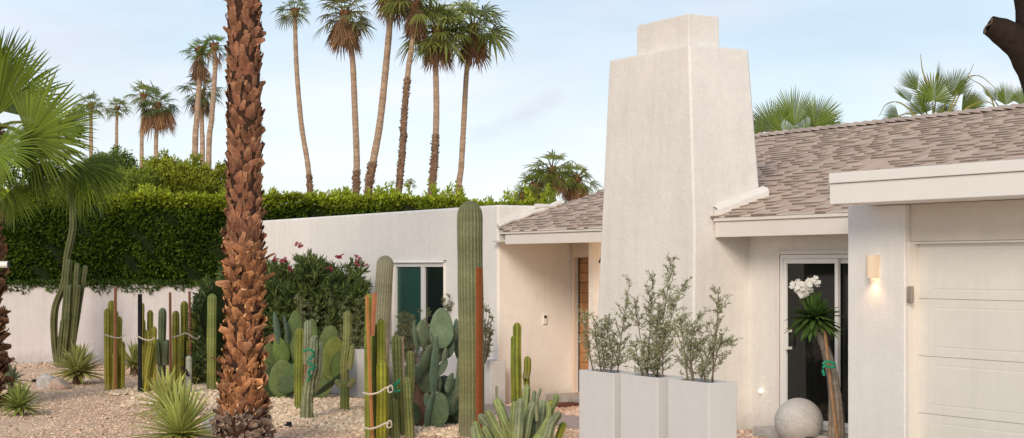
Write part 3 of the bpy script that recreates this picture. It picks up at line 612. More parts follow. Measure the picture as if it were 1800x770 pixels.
def palm(px_path, Y, crown, label, group, skirt=None, nf=26, Rf=1.3, r0=.19, rough=.3, seg=14, leafcol=(.21, .245, .055), cat_='palm tree', fancol2=None, skirtcol=(.26, .155, .085)):
    """px_path: [(px,py)...] bottom to top at depth Y; crown: (px,py) centre"""
    Rf *= .66; r0 *= .82
    pts = [P(a, b, Y) for a, b in px_path]; b0 = pts[0].copy(); b0[2] = 0; b0[0] += (pts[0][0]-pts[1][0])*.3; cr_ = P(*crown, Y)
    T = Thing('palm_tree', b0, label, cat_, group); path = cat([b0]+pts+[cr_], 40); tt = np.linspace(0, 1, 40)
    rad = r0*(1.18-.38*tt); rad = rad*(1+.04*np.sin(np.arange(40)*2.1)); g = G()
    ci = np.where((tt < rough)[:, None], np.array([[.24, .15, .10]]), np.array([[.46, .33, .23]]))*(1+.18*np.sin(np.arange(40)*3.3))[:, None]
    fine = cat(path, 150); rf = np.interp(np.linspace(0, 1, 150), tt, rad)*(1+.05*(np.arange(150) % 2)); cf = np.stack([np.interp(np.linspace(0, 1, 150), tt, ci[:, k]) for k in range(3)], 1)*(1-.16*(np.arange(150) % 3 == 0))[:, None]
    g.tube(fine, rf, 10, cf)
    if rough > 0: trunk_boots(g, path, rad, int(260*rough/.3), r0*.85, (.22, .135, .085), (.44, .29, .18), (.2, .6), .5, .0, rough)
    trunk_boots(g, path, rad*1.15, 40, r0*2.0, (.25, .11, .06), (.34, .18, .09), (.05, .4), .3, .955, 1.0)
    T.part('trunk', g, M['bark'], smooth=True); g = G()
    for k in range(nf):
        a = k*2.39996; el = 1.25-1.75*(k/nf)**.9+rng.normal()*.12; ax = np.array([math.cos(a)*math.cos(el), math.sin(a)*math.cos(el), math.sin(el)])
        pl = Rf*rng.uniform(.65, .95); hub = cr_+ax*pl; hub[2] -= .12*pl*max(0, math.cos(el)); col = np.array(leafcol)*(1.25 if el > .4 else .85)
        g.tube([cr_, cr_+ax*pl*.5+np.array([0, 0, .03*pl]), hub], [.03, .022, .018], 4, (.17, .18, .06), cap=False)
        nr = np.array([-math.cos(a)*math.sin(el), -math.sin(a)*math.sin(el), math.cos(el)])+rng.normal(size=3)*.25
        ax2 = unit(ax+np.array([0, 0, -.35])*max(0, math.cos(el)))
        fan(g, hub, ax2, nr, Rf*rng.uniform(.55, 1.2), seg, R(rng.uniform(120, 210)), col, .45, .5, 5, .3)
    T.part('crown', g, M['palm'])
    if skirt:
        n_, len_, wd = skirt; len_ *= .72; g = G()
        for k in range(n_):
            a = k*2.39996+rng.random(); z_ = rng.random(); hub = cr_+np.array([math.cos(a), math.sin(a), 0])*wd*rng.uniform(.4, 1)+np.array([0, 0, -.1-z_*len_*.45])
            ax = unit(np.array([math.cos(a)*.25, math.sin(a)*.25, -1])+rng.normal(size=3)*.12)
            g.tube([cr_, (cr_+hub)/2+np.array([0, 0, .05]), hub], .02, 4, np.array(skirtcol)*1.1, cap=False)
            fan(g, hub, ax, np.array([math.cos(a), math.sin(a), .2]), len_*rng.uniform(.45, .75), 10, R(80), np.array(skirtcol)*rng.uniform(.7, 1.3), .5, .1, 4, .2)
        T.part('dead_frond_skirt', g, M['dry'])
    return T
TG = 'tall fan palms above the hedge'
palm([(545, 348), (541, 290), (530, 220), (522, 130), (519, 60)], 80, (518, 22), 'slender tall palm with a small crown, nearest to the huge shaggy trunk', TG, None, 20, .95, .15, .26)
palm([(626, 335), (627, 280), (624, 200), (620, 110), (614, 70)], 78, (606, 26), 'tall palm with grey drooping fronds and a brown skirt, second from the big shaggy trunk', TG, (34, 2.8, .5), 28, 1.55, .18, .24, leafcol=(.22, .225, .09))
palm([(647, 352), (655, 290), (668, 215), (680, 100), (688, 10)], 76, (693, -40), 'tall leaning palm whose crown is cut off by the top of the photo', TG, (34, 3.0, .5), 26, 1.4, .20, .34)
palm([(700, 354), (707, 270), (711, 200), (718, 120), (724, 80)], 74, (731, 8), 'tall palm with a rough shaggy trunk and a brown skirt under its crown', TG, (30, 2.3, .32), 28, 1.6, .165, .62)
palm([(758, 356), (764, 280), (767, 200), (766, 130), (764, 100)], 75, (768, 55), 'tall palm with a dark rough lower trunk and wide drooping green crown', TG, (32, 2.6, .55), 34, 1.9, .175, .42)
palm([(806, 346), (811, 290), (816, 200), (820, 130), (824, 100)], 77, (832, 50), 'rightmost tall palm with a straight thin trunk and dense green crown', TG, (28, 2.5, .5), 36, 1.9, .16, .2)
LG = 'palms rising behind the left hedge'
palm([(343, 268), (346, 210), (350, 150), (352, 110)], 84, (351, 92), 'tall palm with a square green tuft and brown skirt, left of the close pair', LG, (12, 2.4, .3), 18, .95, .17, .0, leafcol=(.17, .25, .05))
palm([(367, 270), (372, 210), (377, 140), (378, 110)], 83, (376, 84), 'tall palm with a square green tuft, right of the close pair beside the shaggy trunk', LG, (6, 1.8, .3), 18, .95, .155, .0, leafcol=(.17, .25, .05))
palm([(356, 268), (355, 230), (355, 195)], 96, (354, 163), 'shorter dark crowned palm seen between the two close palm trunks', LG, (14, 2.4, .4), 24, 1.5, .16, .1, leafcol=(.12, .16, .05))
palm([(249, 270), (250, 220), (253, 185)], 120, (253, 170), 'thin palm with a small upright green crown left of the drooping crown', LG, (8, 1.3, .35), 22, 1.35, .16, .0)
palm([(274, 275), (276, 220), (278, 200)], 112, (277, 186), 'palm with a wide drooping crown and hanging dead brown fronds', LG, (30, 3.2, .9), 30, 1.6, .16, .0, leafcol=(.11, .16, .05), skirtcol=(.36, .2, .1))
palm([(205, 262), (205, 225), (206, 200)], 135, (206, 192), 'small distant palm with a round crown on a short bare trunk', LG, (4, .8, .2), 24, 1.25, .15, .0)
palm([(160, 262), (160, 240), (160, 205)], 128, (160, 188), 'small distant palm with a pale crown beside the near palm fronds', LG, (4, .8, .2), 22, 1.3, .17, .0, leafcol=(.17, .21, .06))
palm([(716, 355), (718, 345), (720, 330)], 220, (721, 322), 'tiny far off palm between two tall palm trunks', 'tiny far palms', None, 18, 1.0, .14, .0)
BG = 'palm crowns behind the roof'
for (x, y, s, lab) in ((940, 332, .95, 'small palm crown left of the cluster behind the parapet'), (970, 303, 1.05, 'highest crown of the palm cluster behind the parapet and roof'), (1012, 318, .95, 'rightmost crown of the palm cluster behind the parapet and roof'), (922, 350, .7, 'lowest palm crown just above the white parapet')):
    palm([(x+3, 470), (x+1, 410), (x, y+40)], 88+rng.uniform(-4, 4), (x, y), lab, BG, (24, 1.9, .7), 32, s*1.35, .2, .0, seg=12, leafcol=(.24, .28, .05), skirtcol=(.36, .20, .10))
# palms close behind the roof: a few large fans each
def fan_palm(px, Y, basey, fans, label, stems=(), group=BG):
    b = Gd(px, Y); T = Thing('fan_palm', b, label, 'palm tree', group); g = G(); c0 = P(px, basey, Y)
    pth = cat([b, (b+c0)/2, c0], 20); g.tube(pth, np.linspace(.22, .17, 20), 12, (.2, .13, .08)); trunk_boots(g, pth, np.linspace(.22, .17, 20), 90, .2, (.16, .09, .05), (.3, .18, .1))
    T.part('trunk', g, M['bark'], smooth=True)
    for (x, y, ang, rad_px, spr, yaw, tone) in fans:
        g = G(); hub = P(x, y, Y+rng.uniform(-.5, .3)); a = R(ang); ax = np.array([math.cos(a), 0, math.sin(a)]); nor = np.array([math.sin(R(yaw)), -math.cos(R(yaw)), .25])
        mid = (c0+hub)/2+np.array([0, 0, .1]); g.tube(cat([c0, mid, hub], 8), np.linspace(.03, .015, 8), 5, (.30, .30, .07), cap=False)
        ax = unit(ax+np.array([0, .35*math.sin(R(yaw)), 0])); fan(g, hub, ax, nor, rad_px*Y/F, 34, R(spr), np.array((.155, .215, .035))*tone, .58, .06, 6, .1, curl=.15)
        T.part('frond', g, M['palm'])
    for pp in stems:
        g = G(); q = cat([P(a, b_, Y-.3) for a, b_ in pp], 16); g.tube(q, np.linspace(.025, .006, 16), 4, (.40, .38, .10), cap=False); T.part('flower_stalk', g, M['palm'])
fan_palm(1402, 40, 265, [(1340, 238, 140, 52, 130, 25, .8), (1362, 232, 118, 68, 120, -20, .95), (1396, 222, 92, 76, 110, 10, 1.1), (1432, 222, 60, 64, 120, -15, 1.0), (1442, 232, 32, 52, 130, 30, .9), (1378, 240, 105, 56, 150, 40, 1.15), (1418, 240, 75, 50, 150, -30, 1.2), (1330, 246, 165, 20, 120, 0, .8), (1455, 240, 15, 28, 140, 0, .75)],
         'dense fan palm crown right of the chimney behind the ridge')
fan_palm(1640, 40, 235, [(1640, 178, 92, 58, 200, 10, 1.1), (1600, 180, 130, 44, 120, 50, .7), (1672, 168, 62, 56, 120, -45, .8), (1622, 200, 110, 40, 150, -40, .75), (1690, 195, 35, 52, 110, 40, .85), (1645, 172, 78, 74, 60, 60, .95), (1580, 205, 170, 34, 120, -20, .7), (1660, 205, 70, 34, 160, 0, .8), (1612, 160, 125, 48, 70, -30, .85), (1705, 190, 50, 40, 90, 0, .9)],
         'tall fan palm with loose yellow stalks behind the roof ridge', [[(1640, 235), (1590, 185), (1560, 182), (1545, 205)], [(1640, 235), (1600, 200), (1565, 215), (1550, 240)], [(1650, 235), (1685, 170), (1712, 112)], [(1650, 235), (1690, 150), (1720, 133), (1755, 160)], [(1660, 230), (1700, 190), (1740, 180), (1760, 215)], [(1630, 235), (1580, 210), (1530, 222)], [(1632, 150), (1622, 125), (1618, 95)]])
fan_palm(1772, 41, 225, [(1768, 185, 95, 46, 130, 20, 1.0), (1795, 185, 70, 40, 150, -20, .95), (1750, 180, 120, 40, 90, 40, .85), (1810, 175, 60, 50, 120, 0, .8)], 'fan palm crown at the right edge behind the ridge', [[(1760, 220), (1735, 160), (1700, 135)]])

# near left palm
b = Gd(-40, 22); T = Thing('fan_palm', b, 'near fan palm at the left edge with large shiny green fronds over the gravel', 'palm tree'); g = G(); c0 = P(-36, 235, 22)
pth = cat([b-np.array([0, 0, .1]), (b+c0)/2, c0], 30); rd = np.linspace(.30, .22, 30); g.tube(pth, rd*.9, 16, (.10, .06, .04)); trunk_boots(g, pth, rd, 520, .17, (.16, .08, .05), (.36, .2, .11), (.15, .7))
trunk_boots(g, pth, rd, 120, .2, (.16, .08, .05), (.36, .2, .11), (.4, 1.3), .9, .0, .35)
T.part('trunk', g, M['bark'])
for (x, y, ang, rp, spr, yaw, pit, tone, dr) in (
    (2, 195, 62, 150, 150, 15, .2, .95, .10), (-6, 205, 100, 150, 130, -20, .2, .8, .10), (50, 243, 38, 140, 150, 25, .45, 1.0, .12), (45, 243, -5, 120, 170, 0, .9, .75, .35),
    (-8, 268, 15, 100, 160, 10, .8, 1.05, .22), (140, 292, -5, 100, 150, 0, 1.1, 1.0, .55), (120, 290, -50, 95, 120, 20, .5, .85, .45), (20, 330, -45, 80, 120, 0, .4, .7, .25),
    (-10, 150, 75, 120, 120, 35, .1, .7, .08), (100, 230, 25, 100, 100, -30, .6, .8, .15), (60, 290, -30, 85, 120, 30, .4, .65, .3), (30, 280, 20, 120, 140, 50, .4, .6, .3), (-20, 310, 20, 90, 160, 0, .7, .8, .3), (70, 250, 70, 95, 110, -40, .2, .6, .15),(168, 300, -25, 62, 110, 10, .8, 1.0, .6)):
    g = G(); Yh = 22+rng.uniform(-.9, .5); hub = P(x, y, Yh); a = R(ang); ax = np.array([math.cos(a), -.25+rng.normal()*.1, math.sin(a)]); nor = np.array([math.sin(R(yaw)), -math.cos(R(yaw)), pit])
    mid = (c0+hub)/2+np.array([0, 0, .14]); g.tube(cat([c0, mid, hub], 8), np.linspace(.028, .014, 8), 6, (.20, .22, .06), cap=False)
    fan(g, hub, ax, nor, rp*22/F, 44, R(spr), np.array((.125, .175, .018))*tone*1.2, .60, dr, 9, .12, 1.0)
    T.part('frond', g, M['palm'])
# lights fixed to that trunk
sp = P(6, 465, 21.65); sl_ = Thing('spotlight', sp, 'small white cylinder spotlight strapped to the left palm trunk', 'spotlight')
g = G(); g.tube([sp+np.array([-.12, 0, 0]), sp+np.array([.06, 0, 0])], [.045, .045], 14, (1, 1, 1)); sl_.part('housing', g, M['vinyl'])
g = G(); g.tube([sp+np.array([.061, 0, 0]), sp+np.array([.075, 0, 0])], [.036, .036], 14, (1, 1, 1)); sl_.part('lens', g, M['black'])

# big foreground palm trunk
Yt = 17.0; b = Gd(428, Yt); T = Thing('palm_tree', b, 'huge brown palm trunk covered in broken frond stubs, cut off by the photo top', 'palm tree'); g = G()
ctr = [(426, 790), (427, 720), (428, 640), (430, 500), (430, 380), (429, 200), (429, 0), (430, -120), (432, -260)]
pth = cat([P(a, b_, Yt) for a, b_ in ctr], 60); pth[0][2] = -.1
zz = pth[:, 2]; rad = np.interp(zz, [0, .35, .8, 1.6, 2.4, 3.5, 6], [.26, .225, .185, .18, .175, .17, .165])
g.tube(pth, rad*.97, 28, (.055, .028, .018))
trunk_boots(g, pth, rad, 980, .135, (.20, .080, .045), (.50, .27, .15), (.0, .14), .50, .40, 1, wf=.78, pt=.6)
trunk_boots(g, pth, rad, 480, .130, (.21, .080, .038), (.72, .36, .16), (.04, .32), .70, .10, .43, wf=.76, pt=.7)
trunk_boots(g, pth, rad, 34, .16, (.22, .10, .055), (.75, .42, .22), (.4, .95), .7, .12, .46, wf=.7)
trunk_boots(g, pth, rad, 230, .115, (.20, .14, .11), (.46, .34, .25), (.4, 1.0), 1.2, 0, .12, hang=False, wf=.7)
for k in range(1400):                            # loose fibres
    i = rng.integers(0, 59); a = rng.random()*6.283; o = np.array([math.cos(a), math.sin(a), 0]); p = pth[i]+o*rad[i]*1.0+np.array([0, 0, rng.uniform(-.05, .05)])
    d = unit(o*.5+rng.normal(size=3)*.6); q = p+d*rng.uniform(.03, .09); s = unit(rng.normal(size=3))*.003
    g.add([p-s, p+s, q], [(0, 1, 2)], np.array((.42, .26, .15))*rng.uniform(.5, 1.2))
T.part('trunk', g, M['bark'])
# its crown, high above the frame
g = G(); c0 = pth[-1]
for k in range(34):
    a = k*2.4; el = 1.2-1.5*k/34; ax = np.array([math.cos(a)*math.cos(el), math.sin(a)*math.cos(el), math.sin(el)]); hub = c0+np.array([0, 0, 1.7])+ax*1.1
    g.tube([c0+np.array([0, 0, 1.4]), hub], .02, 4, (.2, .2, .06), cap=False); fan(g, hub, ax, np.array([-math.cos(a)*math.sin(el), -math.sin(a)*math.sin(el), math.cos(el)]), 1.0, 22, R(190), (.08, .14, .03), .5, .3, 4)
g.tube([c0, c0+np.array([0, 0, 1.5])], .17, 12, (.1, .05, .03)); T.part('crown', g, M['palm'])

# dark pruned tree in the top right corner
Yd = 9.0; b = Gd(1862, Yd); T = Thing('pruned_tree', b, 'dark bare sawn off branch leaning into the top right corner', 'tree'); g = G()
dk = (.032, .022, .017)
g.tube(cat([b-np.array([0, 0, .1]), P(1872, 700, Yd), P(1868, 400, Yd), P(1862, 220, Yd), P(1860, 120, Yd)], 30), np.linspace(.17, .13, 30)*(1+.06*np.sin(np.arange(30)*1.7)), 14, dk)
T.part('trunk', g, M['trunk'], smooth=True)
def limb(pts, r0):
    g = G(); q = cat([P(x, y, Yd-.0) for x, y in pts], 14); g.tube(q, r0*(1+.04*np.sin(np.arange(14)*1.3)+.02*rng.normal(size=14)), 12, dk, cap=False)
    d = unit(q[-1]-q[-2]); T_ = d; 
    n_ = 12; a = np.arange(n_)*2*np.pi/n_; U = unit(np.cross(T_, [0, 1, .1])); W = np.cross(T_, U); rr = r0[-1] if hasattr(r0, '__len__') else r0
    ring = q[-1]+(np.cos(a)[:, None]*U+np.sin(a)[:, None]*W)*rr*(1+rng.normal(size=(n_, 1))*.1)+T_*rng.normal(size=(n_, 1))*.012
    g.add(np.vstack([ring, q[-1][None]-T_*.01]), [(i, (i+1) % n_, n_) for i in range(n_)], (.16, .11, .08)); T.part('limb', g, M['trunk'], smooth=True)
limb([(1862, 215), (1838, 150), (1808, 92), (1772, 62), (1738, 44)], np.linspace(.155, .058, 14))
limb([(1856, 160), (1834, 100), (1814, 50), (1806, 5), (1800, -30)], np.linspace(.12, .055, 14))
limb([(1860, 130), (1880, 20), (1890, -80), (1900, -160)], np.linspace(.12, .07, 14))

# ------------------------------------------------------------------ cacti
def stem(path, r_, ribs=8, c1=(.16, .20, .035), c0=(.07, .10, .02), depth=.22, n=40, spines=0, wob=.03, topr=None, lump_=0, cone=.9, sc_=None):
    """ribbed column with a domed tip"""
    g = G(); path = cat(path, n); L = np.concatenate([[0], np.cumsum(np.linalg.norm(np.diff(path, axis=0), axis=1))]); tot = L[-1]
    # resample with denser tip
    s_ = np.concatenate([np.linspace(0, max(tot-r_*1.2, tot*.3), n), tot-r_*1.2*(1-np.sin(np.linspace(.15, np.pi/2, 8)))]); s_ = np.clip(s_, 0, tot)
    pts = np.stack([np.interp(s_, L, path[:, k]) for k in range(3)], 1)
    T_ = unit(np.gradient(pts, axis=0)); U = unit(np.cross(T_, np.array([0, 1., .01]))); W = np.cross(T_, U)
    m = ribs*4; a = np.arange(m)*2*np.pi/m+rng.random(); rr = np.full(len(s_), r_)
    if topr: rr = np.interp(s_, [0, tot], [r_, topr])
    rr = rr*(1+wob*np.sin(s_*9+rng.random()*6)+wob*.7*rng.normal(size=len(s_)).cumsum()*.15)
    e_ = (tot-s_)/(r_*1.2); rr = rr*np.where(e_ < 1, np.sqrt(np.clip(1-(1-e_)**2, .0, 1)), 1); rr[-1] = .002
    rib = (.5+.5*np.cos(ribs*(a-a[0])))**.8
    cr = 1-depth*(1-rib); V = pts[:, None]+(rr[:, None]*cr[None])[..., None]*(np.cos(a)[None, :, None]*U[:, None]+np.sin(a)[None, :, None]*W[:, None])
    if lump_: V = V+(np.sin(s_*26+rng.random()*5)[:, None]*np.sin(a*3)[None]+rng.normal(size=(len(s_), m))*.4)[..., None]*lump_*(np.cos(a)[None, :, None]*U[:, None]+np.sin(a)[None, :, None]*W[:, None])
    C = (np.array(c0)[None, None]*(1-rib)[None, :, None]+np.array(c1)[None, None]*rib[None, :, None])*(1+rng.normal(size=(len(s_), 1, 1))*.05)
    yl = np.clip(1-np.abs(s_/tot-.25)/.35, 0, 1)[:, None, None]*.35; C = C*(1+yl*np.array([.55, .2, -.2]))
    C = C*(1+.10*np.sin(s_*13+rng.random()*6))[:, None, None]
    ck = (np.clip(1-s_/max(.12, tot*.13), 0, 1)*.75)[:, None, None]*rng.uniform(.4, 1.0, (len(s_), m, 1)); C = C*(1-ck)+np.array((.30, .25, .17))*ck
    g.grid(V, C, wrap=True)
    if spines:
        sl_ = np.arange(.02, tot, spines); sc0 = np.array(sc_ if sc_ is not None else (.62, .55, .42))
        for k in range(ribs):
            ak = a[0]+k*2*np.pi/ribs
            for s in sl_:
                f = np.interp(s, s_, np.arange(len(s_))); i = min(int(f), len(s_)-2); c = pts[i]*(1-f+i)+pts[i+1]*(f-i); ra = rr[i]*(1-f+i)+rr[i+1]*(f-i)
                o = U[i]*math.cos(ak)+W[i]*math.sin(ak); p = c+o*ra*.99
                for q in range(3):
                    d = unit(o+rng.normal(size=3)*.6)*min(.022, r_*.28); sd_ = unit(np.cross(d, T_[i]))*.0022; g.add([p-sd_, p+sd_, p+d], [(0, 1, 2)], sc0*rng.uniform(.6, 1.1))
    return g
def pxpath(pts, Y, dy=0): return [P(a, b_, Y+dy) for a, b_ in pts]
def cactus(name, px, Y, stems, label, group=None, ribs=6, c1=(.17, .21, .03), c0=(.06, .085, .016), cat_='cactus', **kw):
    b = Gd(px, Y); T = Thing(name, b, label, cat_, group)
    for i, s in enumerate(stems):
        pts, rpx = s[0], s[1]; o_ = s[2] if len(s) > 2 else {}; dy = o_.get('dy', rng.uniform(-.08, .08)); q = pxpath(pts, Y, dy)
        if o_.get('ground', True): q[0] = np.array([q[0][0], q[0][1], -.04])
        kk = dict(ribs=ribs, c1=c1, c0=c0); kk.update(kw); kk.update({a: b_ for a, b_ in o_.items() if a in ('ribs', 'c1', 'c0', 'depth', 'spines', 'wob', 'topr', 'lump_')})
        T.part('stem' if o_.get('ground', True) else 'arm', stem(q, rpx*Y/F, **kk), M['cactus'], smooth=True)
    return T
YG1, YG0 = (.42, .39, .06), (.17, .17, .028)     # yellow green
BG1, BG0 = (.12, .165, .07), (.04, .065, .03)        # blue green
FG = 'fence post cacti tied in clumps on the gravel'
def stake(name, pts, Y, wpx, col, label, group=None, sq=True, cat_='stake'):
    g = G(); q = [P(a, b_, Y) for a, b_ in pts]; r_ = wpx*.5*Y/F*1.2; g.tube(cat(q, 5), r_, 4 if sq else 8, col)
    return solo(name, g, M['wood'], q[0], label, cat_, group)
def tie(pts, Y, wpx, label, mt='rope', name='rope_tie', cat_='rope', group='ropes tied round the cacti', loops=None):
    g = G(); q = cat([P(a, b_, Y) for a, b_ in pts], 16); g.tube(q, wpx*.5*Y/F, 6)
    if loops:
        for (x, y, dx) in loops: g.tube(cat([P(x, y, Y), P(x+dx, y-5, Y-.02), P(x+dx*1.4, y+5, Y), P(x+dx*.2, y+8, Y-.02), P(x, y, Y)], 12), wpx*.4*Y/F, 5)
    return solo(name, g, M[mt], q[0], label, cat_, group, smooth=True)
# tall leaning cactus clump by the left wall
cactus('cactus', 118, 30.5, [
    ([(102, 648), (95, 590), (97, 540), (112, 500), (118, 450), (128, 400), (126, 350), (122, 310)], 6.8, {'dy': .15}),
    ([(112, 648), (112, 590), (117, 520), (122, 455)], 6.3), ([(118, 648), (124, 580), (132, 520), (136, 462)], 5.8), ([(122, 648), (134, 570), (145, 500), (151, 466)], 5.4),
    ([(110, 648), (118, 570), (122, 500)], 6, {'dy': -.15}), ([(124, 648), (130, 580), (138, 500)], 5.5, {'dy': -.12}), ([(106, 648), (107, 610), (112, 560)], 6, {'dy': -.1})],
    'tall dark green cactus clump leaning against the left part of the wall', None, 5, (.135, .145, .055), (.04, .05, .02), depth=.35)
# clump with one stake
cactus('cactus', 200, 25, [([(190, 688), (189, 600), (189, 542)], 6.5), ([(198, 688), (197, 600), (196, 528)], 6.5), ([(208, 688), (208, 620), (209, 556)], 6.5, {'dy': .1}), ([(214, 688), (215, 640), (215, 600)], 5.5, {'dy': -.05}), ([(203, 688), (203, 640), (202, 620)], 5.5, {'dy': -.12}), ([(202, 640), (204, 580), (203, 545)], 6, {'ground': False, 'dy': .06})],
       'yellow green cactus clump tied to a single orange stake', FG, 6, YG1, YG0, spines=.07)
stake('wooden_stake', [(202, 690), (203, 505)], 24.75, 4.5, (.46, .20, .09), 'orange wooden stake in the leftmost yellow green clump', 'wooden stakes among the cacti')
tie([(184, 588), (196, 592), (210, 594), (220, 588)], 24.7, 2.5, 'thin rope round the leftmost yellow green cactus clump')
# clump with black stake
cactus('cactus', 258, 24.6, [([(252, 692), (251, 600), (249, 560)], 6), ([(264, 692), (264, 620), (264, 545)], 6, {'dy': .12}), ([(258, 692), (262, 640), (259, 580)], 6.5, {'dy': -.1}), ([(270, 690), (270, 620), (271, 574)], 5.5), ([(243, 692), (243, 683)], 5), ([(248, 600), (249, 560), (249, 532)], 5, {'ground': False}), ([(253, 692), (258, 650), (266, 600)], 6, {'dy': -.2})],
       'yellow green cactus clump tied to a thick black stake', FG, 6, YG1, YG0, spines=.07)
stake('black_stake', [(246, 692), (246, 517)], 24.3, 6.5, (.015, .015, .018), 'thick black stake standing in the cactus clump on the gravel', None, False)
tie([(240, 590), (252, 596), (264, 598), (272, 594)], 24.2, 3, 'rope round the cactus clump with the black stake')
cactus('cactus', 284, 27, [([(284, 672), (285, 600), (286, 541)], 7.5), ([(278, 640), (276, 615), (275, 596)], 6.5, {'ground': False}), ([(291, 642), (293, 620), (294, 597)], 6.5, {'ground': False, 'dy': -.05})],
       'blue green cactus with two low arms and a grey woody base', None, 7, (.22, .26, .13), (.09, .12, .06))
# clump with two stakes
cactus('cactus', 325, 26, [([(309, 672), (309, 600), (309, 546)], 7), ([(324, 672), (324, 600), (324, 529)], 7.5, {'dy': .1}), ([(340, 672), (341, 600), (340, 547)], 6), ([(334, 672), (334, 640), (333, 596)], 6.5, {'dy': -.1}), ([(347, 672), (349, 600), (347, 553)], 5, {'dy': .1}), ([(352, 672), (352, 650), (352, 625)], 5), ([(317, 672), (319, 620), (320, 585)], 6, {'dy': -.12})],
       'yellow green cactus clump tied between two thin orange stakes', FG, 6, YG1, YG0)
stake('wooden_stake', [(300, 675), (299, 514)], 25.7, 4, (.44, .20, .10), 'orange stake left of the two in the wide cactus clump', 'wooden stakes among the cacti')
stake('wooden_stake', [(336, 675), (333, 512)], 25.8, 4, (.44, .20, .10), 'orange stake right of the two in the wide cactus clump', 'wooden stakes among the cacti')
tie([(301, 594), (315, 590), (328, 586), (345, 596), (352, 590)], 25.6, 3, 'rope strung across the wide cactus clump between two stakes')
cactus('cactus', 331, 24, [([(331, 690), (332, 655), (332, 625)], 5.5)], 'small pale white woolly cactus in front of the wide clump', None, 12, (.50, .50, .40), (.30, .32, .24), depth=.1)
g = G(); g.tube(cat([P(318, 690, 23.9), P(325, 650, 23.9), P(330, 655, 23.9)], 6), .012, 6); g.tube([P(320, 644, 23.9), P(331, 661, 23.9)], .02, 6); solo('sprinkler', g, M['black'], P(324, 690, 23.9), 'small black irrigation riser beside the white woolly cactus', 'sprinkler')
cactus('cactus', 372, 24.6, [([(372, 690), (372, 600), (373, 516)], 8.5)], 'single smooth green column cactus just left of the huge palm trunk', None, 9, (.27, .31, .09), (.13, .16, .045), depth=.15)
# columns right of the trunk
cactus('cactus', 527, 21.2, [([(526, 724), (526, 650), (528, 576)], 9)], 'single olive green column cactus beside a thin stake, front of the green prickly pear', None, 9, (.24, .27, .045), (.09, .12, .02), depth=.2, spines=.05)
stake('wooden_stake', [(533, 735), (537, 640), (540, 600)], 20.3, 4, (.33, .17, .09), 'thin brown stake leaning beside the twisted cactus', 'wooden stakes among the cacti')
cactus('cactus', 539, 20, [([(539, 752), (541, 690), (549, 640), (552, 600), (558, 590)], 12, {'lump_': .010, 'topr': .05}), ([(541, 640), (541, 600), (541, 563)], 8, {'ground': False, 'dy': .1}), ([(550, 690), (560, 650), (562, 600)], 7, {'ground': False, 'dy': .08})],
       'twisted knobbly cactus wrapped in green tape', None, 7, (.32, .36, .22), (.12, .15, .08), depth=.35, wob=.06)
tie([(533, 618), (545, 614), (553, 624), (540, 634), (548, 642), (555, 646), (542, 652), (546, 662), (541, 670)], 19.8, 4.5, 'green plastic tape wound round the twisted knobbly cactus', 'tape', 'plant_tape', 'tape', 'green tapes tied round plants')
cactus('cactus', 607, 21, [([(606, 730), (606, 690), (607, 668)], 8.5, {'c1': (.25, .29, .07)}), ([(607, 680), (606, 640), (610, 600), (611, 546)], 8, {'ground': False, 'lump_': .003}), ([(600, 680), (594, 672), (594, 666)], 6, {'ground': False}), ([(612, 680), (619, 672), (620, 664)], 6, {'ground': False}), ([(614, 650), (618, 625), (619, 606)], 5, {'ground': False}), ([(614, 734), (617, 728)], 7)],
       'stubby jointed column cactus with short knobs, in front of a white planter', None, 8, (.30, .32, .11), (.14, .165, .055), depth=.16)
# front clump with ropes
cactus('cactus', 668, 17.6, [([(649, 800), (648, 650), (649, 516)], 8, {'c1': (.22, .27, .04)}), ([(662, 800), (661, 680), (661, 570)], 7, {'dy': .1, 'c1': (.13, .18, .04)}), ([(670, 800), (671, 700), (671, 632)], 9.5, {'dy': -.05, 'c1': (.36, .37, .03)}), ([(671, 660), (670, 610), (670, 560)], 8, {'ground': False, 'c1': (.27, .31, .04)}), ([(677, 800), (678, 700), (678, 640)], 6, {'dy': .1})],
       'tall yellow green cactus clump in front, bound twice with pale rope', FG, 6, (.40, .38, .05), (.15, .16, .025), depth=.25, spines=.06)
stake('wooden_stake', [(656, 800), (650, 660), (645, 519)], 17.3, 5, (.50, .22, .075), 'long orange stake in the front rope bound clump, left of the short one', 'wooden stakes among the cacti')
stake('wooden_stake', [(654, 590), (659, 515)], 17.35, 7, (.48, .19, .09), 'short thick orange stake behind the front rope bound clump', 'wooden stakes among the cacti')
tie([(637, 690), (650, 693), (665, 690), (678, 682), (686, 680)], 17.2, 4, 'upper pale rope round the front cactus clump', loops=[(682, 682, 6)])
tie([(637, 750), (650, 754), (665, 750), (678, 744), (684, 744)], 17.2, 4, 'lower pale rope round the front cactus clump', loops=[(680, 744, 6)])
tie([(682, 684), (692, 678), (703, 668), (696, 676), (690, 688), (704, 686)], 17.9, 5, 'bright green tape knotted between the front clumps', 'tape', 'plant_tape', 'tape', 'green tapes tied round plants')
cactus('cactus', 712, 18.2, [([(704, 790), (700, 700), (696, 588)], 8.5), ([(684, 790), (688, 720), (688, 690)], 7.5, {'dy': -.1}), ([(721, 790), (718, 720), (715, 662)], 8, {'dy': -.15}), ([(721, 700), (722, 660), (721, 616)], 7.5, {'ground': False, 'dy': .2}), ([(696, 790), (694, 740), (692, 700)], 7, {'dy': -.25})],
       'olive cactus clump beside the rope bound one, tied with green tape', FG, 7, (.25, .28, .09), (.09, .12, .035), depth=.24, spines=.06)
stake('wooden_stake', [(712, 760), (707, 592)], 18.25, 3.5, (.50, .36, .26), 'pale thin stake in the olive cactus clump', 'wooden stakes among the cacti')
